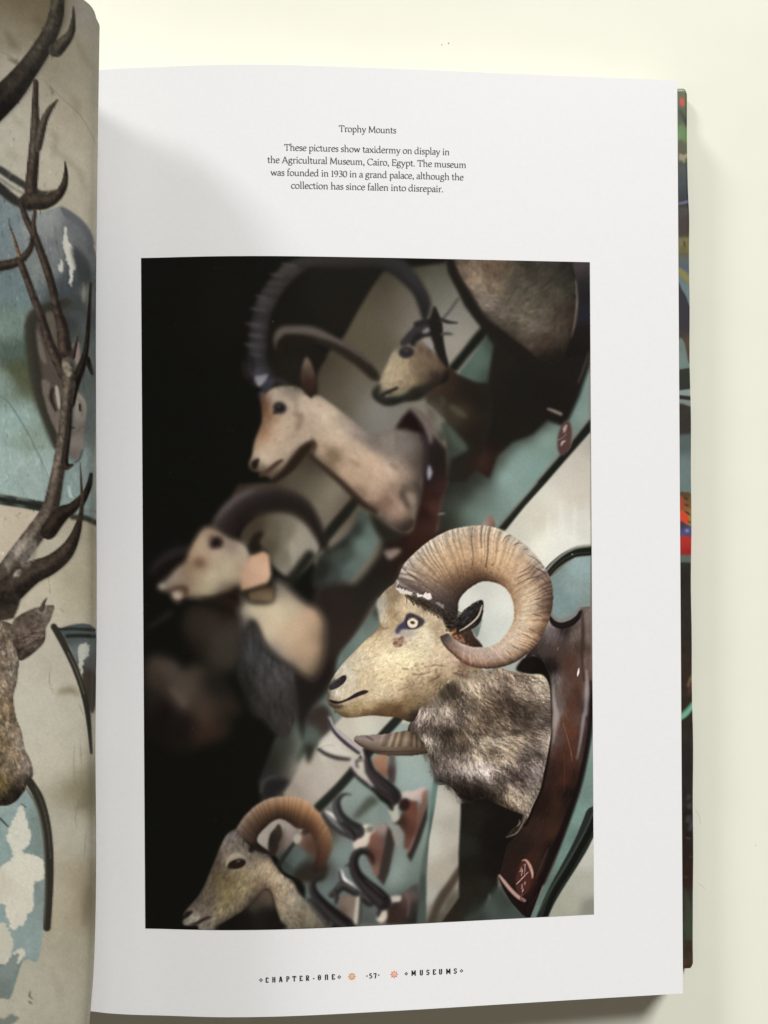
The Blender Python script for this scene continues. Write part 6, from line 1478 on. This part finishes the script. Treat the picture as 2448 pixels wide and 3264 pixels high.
class Ink:
    """collects flat strokes of ink lying on the page"""

    def __init__(self):
        self.v, self.f, self.lift = [], [], .00005

    def quad(self, pts):
        n = len(self.v)
        self.v += [tuple(p) for p in pts]
        self.f.append((n, n + 1, n + 2, n + 3))

    def stroke(self, p, w):
        p = np.asarray(p, float)
        d = np.gradient(p, axis=0)
        d /= np.linalg.norm(d, axis=1)[:, None] + 1e-12
        n = np.stack([-d[:, 1], d[:, 0]], 1) * (np.asarray(w) / 2)[:, None]
        a, b = p + n, p - n
        for i in range(len(p) - 1):
            self.quad((a[i], a[i + 1], b[i + 1], b[i]))

    def glyph(self, ch, ox, oy, sx, sy, thick=2.1, thin=.95):
        adv, strokes = G[ch]
        for s_ in strokes.split('|'):
            if not s_:
                continue
            kind, body = s_[0], s_[1:]
            p = np.array([[float(q) for q in t.split(',')] for t in body.split()])
            if kind == 'd':
                t = np.linspace(0, 2 * math.pi, 13)
                for k in range(0, 12, 2):
                    c_ = p[0]
                    self.quad([((c_[0]) * sx + ox, c_[1] * sy + oy)] + [((c_[0] + 1.2 * math.cos(t[k + e])) * sx + ox, (c_[1] + 1.2 * math.sin(t[k + e])) * sy + oy) for e in (0, 1, 2)])
                continue
            if kind == 's':
                q = smooth(p, False, 7)
            else:
                q = np.vstack([p[i] + (p[i + 1] - p[i]) * t for i in range(len(p) - 1) for t in np.linspace(0, 1, 4, endpoint=False)] + [p[-1]])
            d = np.gradient(q, axis=0)
            ang = np.arctan2(d[:, 1], d[:, 0])
            w = np.maximum(thin, thick * np.abs(np.sin(ang - math.radians(22))))
            self.stroke(np.stack([q[:, 0] * sx + ox, q[:, 1] * sy + oy], 1), w * (sx + sy) / 2)
        return adv

    def build(self, name, mat, parent, label=None):
        v = np.array(self.v)
        v3 = np.stack([v[:, 0], v[:, 1], zpage(v[:, 0]) + self.lift], 1)
        o = mesh_from(name, v3, np.array(self.f), mat, parent=parent, smooth_shade=False)
        if label:
            o['label'] = label
        return o


def tpx(x, y):                      # caption close-up -> traced pixels
    return 780 + x / 2.07375, 340 + y / 2.07375


TIGHT = .35                         # letters set close


def text_line(ink, txt, xl, xr, yl_, yr_):
    a, b = on_page(*tpx(xl, yl_)), on_page(*tpx(xr, yr_))
    y = (a[1] + b[1]) / 2
    total = sum(G[ch][0] - TIGHT for ch in txt) - 1.6 + TIGHT
    sx = (b[0] - a[0]) / total
    sy = .000122
    x = a[0] - .8 * sx
    for ch in txt:
        x += (ink.glyph(ch, x, y, sx, sy) - TIGHT) * sx


i1 = Ink()
text_line(i1, 'Trophy Mounts', 625, 1000, 168, 174)
i1.build('caption_heading', TYPE, book, 'heading that reads Trophy Mounts')
i2 = Ink()
for t in (('These pictures show taxidermy on display in', 263, 1353, 292, 318),
          ('the Agricultural Museum, Cairo, Egypt. The museum', 152, 1463, 374, 403),
          ('was founded in 1930 in a grand palace, although the', 173, 1445, 457, 485),
          ('collection has since fallen into disrepair.', 308, 1313, 543, 563)):
    text_line(i2, *t)
i2.build('caption_text', TYPE, book, 'caption about taxidermy in the Agricultural Museum, Cairo, Egypt')

# --- footer: decorative capitals, heavy stems with slab ends (units: cap height 16)
D = {
    'C': 'h2,14.6 8,14.6|v3,1 3,15|h2,1.2 8.6,1.2|v8.2,14.6 8.2,11|v8.4,1.2 8.4,4',
    'H': 'v3,.5 3,15.5|v8.6,.5 8.6,15.5|h3,8 8.6,8|h1,.8 4.6,.8|h7,.8 10.4,.8|h1,15.2 4.6,15.2|h7,15.2 10.4,15.2',
    'A': 'v4.4,15.2 2.2,.6|v6,15.4 9,.6|h3.2,5 8,5|h.6,.8 3.8,.8|h7.2,.8 10.6,.8|h3.4,15.4 7.6,15.4',
    'P': 'v3,.5 3,15.5|h1.2,15.2 8,15.2|v8.6,15 8.6,7.6|h3,7.4 8.4,7.4|h1.2,.8 5,.8',
    'T': 'v5.6,.5 5.6,15.5|h1,15 10.2,15|v1,15 1,11.6|v10.2,15 10.2,11.6|h3.8,.8 7.4,.8',
    'E': 'v3,.5 3,15.5|h1.2,15 8.8,15|h3,8 7.4,8|h1.2,1 9.2,1|v9,1 9,4|v8.6,15 8.6,12',
    'R': 'v3,.5 3,15.5|h1.2,15.2 8,15.2|v8.4,15 8.4,8|h3,7.6 8.4,7.6|v5.4,7.6 9.4,.6|h1.2,.8 4.8,.8|h8,.8 10.6,.8',
    'O': 'v2.6,2 2.6,14|v8.4,2 8.4,14|h3,15 8,15|h3,1 8,1|h4.2,8 6.8,8',
    'N': 'v2.8,.5 2.8,13.4|v8.6,.5 8.6,13.4|h3.2,15 8.2,15|v2.8,13.4 3.6,15|v8.6,13.4 7.8,15|h1.2,.8 4.4,.8|h7,.8 10.2,.8',
    'M': 'v2.4,.5 2.4,15.5|v11.6,.5 11.6,15.5|v2.6,15 7,4|v11.4,15 7,4|v7,4 7,8|h.8,.8 4,.8|h10,.8 13.2,.8|h.8,15.2 3.4,15.2|h10.6,15.2 13.2,15.2',
    'U': 'v2.8,3 2.8,15.5|v8.4,3 8.4,15.5|h3.4,1 7.8,1|v2.8,3 3.6,1|v8.4,3 7.6,1|h1.2,15.2 4.4,15.2|h6.8,15.2 10,15.2',
    'S': 'v2.6,9 2.6,14|h3,15 8,15|h3,8.2 7.8,8.2|v8.2,2 8.2,8|h2.8,1 7.8,1|v8.2,15 8.2,12|v2.6,1 2.6,4',
    '5': 'h2,15 8.4,15|v2.4,8.6 2.4,15|h2.4,8.8 7.4,8.8|v8,2.4 8,8.2|h2,1 7.4,1|v2,1 2,3.4',
    '7': 'h1.6,15 8.8,15|v1.8,15 1.8,12|v8.2,15 5.6,.4|h4.4,.8 7.6,.8',
}


def fpx(x, y):                      # footer close-up -> traced pixels
    return 780 + x / 2.07375, 2950 + y / 2.07375


def deco(ink, ch, cx, yb, size=35.5):
    """one capital centred on cx with its foot at yb (close-up pixels)"""
    x, y = on_page(*fpx(cx, yb))
    k = size / 2.07375 / FS * (CAM_H - float(zpage(x))) / 16
    strokes = [(t[0], np.array([[float(q) for q in w.split(',')] for w in t[1:].split()])) for t in D[ch].split('|')]
    al = np.vstack([p for _, p in strokes])
    mid = (al[:, 0].min() + al[:, 0].max()) / 2
    for kind, p in strokes:
        q = np.array([p[0] + (p[1] - p[0]) * t for t in np.linspace(0, 1, 4)])
        w = 3.7 if kind == 'v' else 2.3
        ink.stroke(np.stack([x + (q[:, 0] - mid) * k, y + q[:, 1] * k], 1), np.full(4, w * k))


def foot(x):                        # the foot line of the footer in close-up pixels
    return 377.5 + (x - 148) * (318 - 377.5) / (1392 - 148)


def lozenge(ink, cx, cy, r, hollow=True):
    x, y = on_page(*fpx(cx, cy))
    k = r / 2.07375 / FS * (CAM_H - float(zpage(x)))
    c_ = [(1, 0), (0, 1), (-1, 0), (0, -1)]
    for i in range(4):
        a, b = np.array(c_[i]), np.array(c_[(i + 1) % 4])
        f = .45 if hollow else 0.
        ink.quad([(x + a[0] * k, y + a[1] * k), (x + b[0] * k, y + b[1] * k), (x + b[0] * k * f, y + b[1] * k * f), (x + a[0] * k * f, y + a[1] * k * f)])


i3 = Ink()
for ch, x in zip('CHAPTERONE', (148, 193, 239, 284, 328, 372, 416, 494, 541, 585)):
    deco(i3, ch, x, foot(x))
lozenge(i3, 108, 360, 13)
lozenge(i3, 625, 340, 13)
lozenge(i3, 456, 350, 6, False)
i3.build('chapter_title', TYPE_SOFT, book, 'footer that reads CHAPTER ONE between lozenges')
i4 = Ink()
for ch, x in (('5', 834), ('7', 862)):
    deco(i4, ch, x, 348.5 - (x - 848) * .047, 34)
lozenge(i4, 808, 333, 6, False)
lozenge(i4, 886, 327, 6, False)
i4.build('page_number', TYPE_SOFT, book, 'page number 57 between two dots')
i5 = Ink()
for ch, x in zip('MUSEUMS', (1117, 1168, 1211, 1253, 1295, 1346, 1392)):
    deco(i5, ch, x, foot(x))
lozenge(i5, 1068, 318, 12)
lozenge(i5, 1433, 299, 12)
i5.build('section_title', TYPE_SOFT, book, 'footer that reads MUSEUMS between lozenges')


def rosette(cx, cy, outer, inner, label):
    x, y = on_page(*fpx(cx, cy))
    k = 28 / 2.07375 / FS * (CAM_H - float(zpage(x)))
    a = Ink()
    for p in range(8):
        t = p * math.pi / 4 + math.pi / 2
        e, n = np.array([math.cos(t), math.sin(t)]), np.array([-math.sin(t), math.cos(t)])
        a.quad([np.array([x, y]) + e * .18 * k, np.array([x, y]) + (e * .62 + n * .20) * k, np.array([x, y]) + e * k, np.array([x, y]) + (e * .62 - n * .20) * k])
    o = a.build('rosette', material('orange_ink', outer, .6, .2), book, label)
    b = Ink()
    b.lift = .00008
    for p in range(8):
        t = p * math.pi / 4 + math.pi / 2
        e, n = np.array([math.cos(t), math.sin(t)]), np.array([-math.sin(t), math.cos(t)])
        b.quad([np.array([x, y]), np.array([x, y]) + (e * .36 + n * .15) * k, np.array([x, y]) + e * .62 * k, np.array([x, y]) + (e * .36 - n * .15) * k])
    b.build('rosette_centre', material('pale_orange_ink', inner, .6, .2), o)


rosette(709, 336, (.62, .28, .12), (.80, .48, .25), 'orange eight petalled rosette left of the page number')
rosette(988, 322, (.66, .24, .14), (.84, .46, .34), 'pink orange eight petalled rosette right of the page number')

# ---------------------------------------------------------------- specks on the table
SPECK = material('grey_dust', (.22, .21, .17), .9, .1)


def speck(u_, v_, r, label, seed):
    X_, Y_ = (u_ - CX) / FS * CAM_H, (CY - v_) / FS * CAM_H
    rg = np.random.RandomState(seed)
    n = 8
    ring_ = [(r * (.7 + .5 * rg.rand()) * math.cos(t), r * 1.3 * (.7 + .5 * rg.rand()) * math.sin(t), 0) for t in np.linspace(0, 2 * math.pi, n, endpoint=False)]
    vs = ring_ + [(a * .6, b * .6, r * .5) for a, b, _ in ring_] + [(0, 0, r * .6)]
    fs = [(i, (i + 1) % n, n + (i + 1) % n, n + i) for i in range(n)] + [(n + i, n + (i + 1) % n, 2 * n) for i in range(n)]
    me = bpy.data.meshes.new('dust_speck')
    me.from_pydata(vs, [], fs)
    me.materials.append(SPECK)
    o = bpy.data.objects.new('dust_speck', me)
    scene.collection.objects.link(o)
    o.location = (X_, Y_, 0)
    o['label'], o['category'], o['group'] = label, 'dust speck', 'dust specks on the table'


speck(1430, 137.5, .00020, 'darker grey dust speck on the table above the page top edge, right of the other', 1)
speck(1408.5, 142.5, .00017, 'paler grey dust speck on the table above the page top edge, left of the other', 2)
speck(2408, 2695, .00013, 'tiny lone dust speck on the table right of the book, low down', 3)


def hair(pts, label):
    """a fallen hair: a thin bent tube lying on the table"""
    p = np.array([((a - CX) / FS * CAM_H, (CY - b) / FS * CAM_H) for a, b in pts])
    p = smooth(p, False, 6)
    d = np.gradient(p, axis=0)
    d /= np.linalg.norm(d, axis=1)[:, None]
    o_ = p.mean(0)
    vs, fs = [], []
    r = .00003
    for i, (a, t) in enumerate(zip(p, d)):
        n_ = np.array([-t[1], t[0]])
        for ang in (0, 120, 240):
            c_, s_ = math.cos(math.radians(ang)) * r, math.sin(math.radians(ang)) * r
            vs.append((a[0] - o_[0] + n_[0] * c_, a[1] - o_[1] + n_[1] * c_, r + s_))
    for i in range(len(p) - 1):
        for k in range(3):
            fs.append((i * 3 + k, i * 3 + (k + 1) % 3, i * 3 + 3 + (k + 1) % 3, i * 3 + 3 + k))
    o = mesh_from('fallen_hair', vs, fs, HAIR)
    o.location = (o_[0], o_[1], 0)
    o['label'], o['category'], o['group'] = label, 'hair', 'fine hairs beside the book'


HAIR = material('pale_hair', (.70, .70, .58), .6, .2)
hair([(2218, 2582), (2228, 2598), (2234, 2625)], 'fine curved hair on the table beside the dark cover edge, upper of two')
hair([(2222, 2812), (2236, 2822), (2250, 2834)], 'fine slanting hair on the table beside the dark cover edge, lower of two')
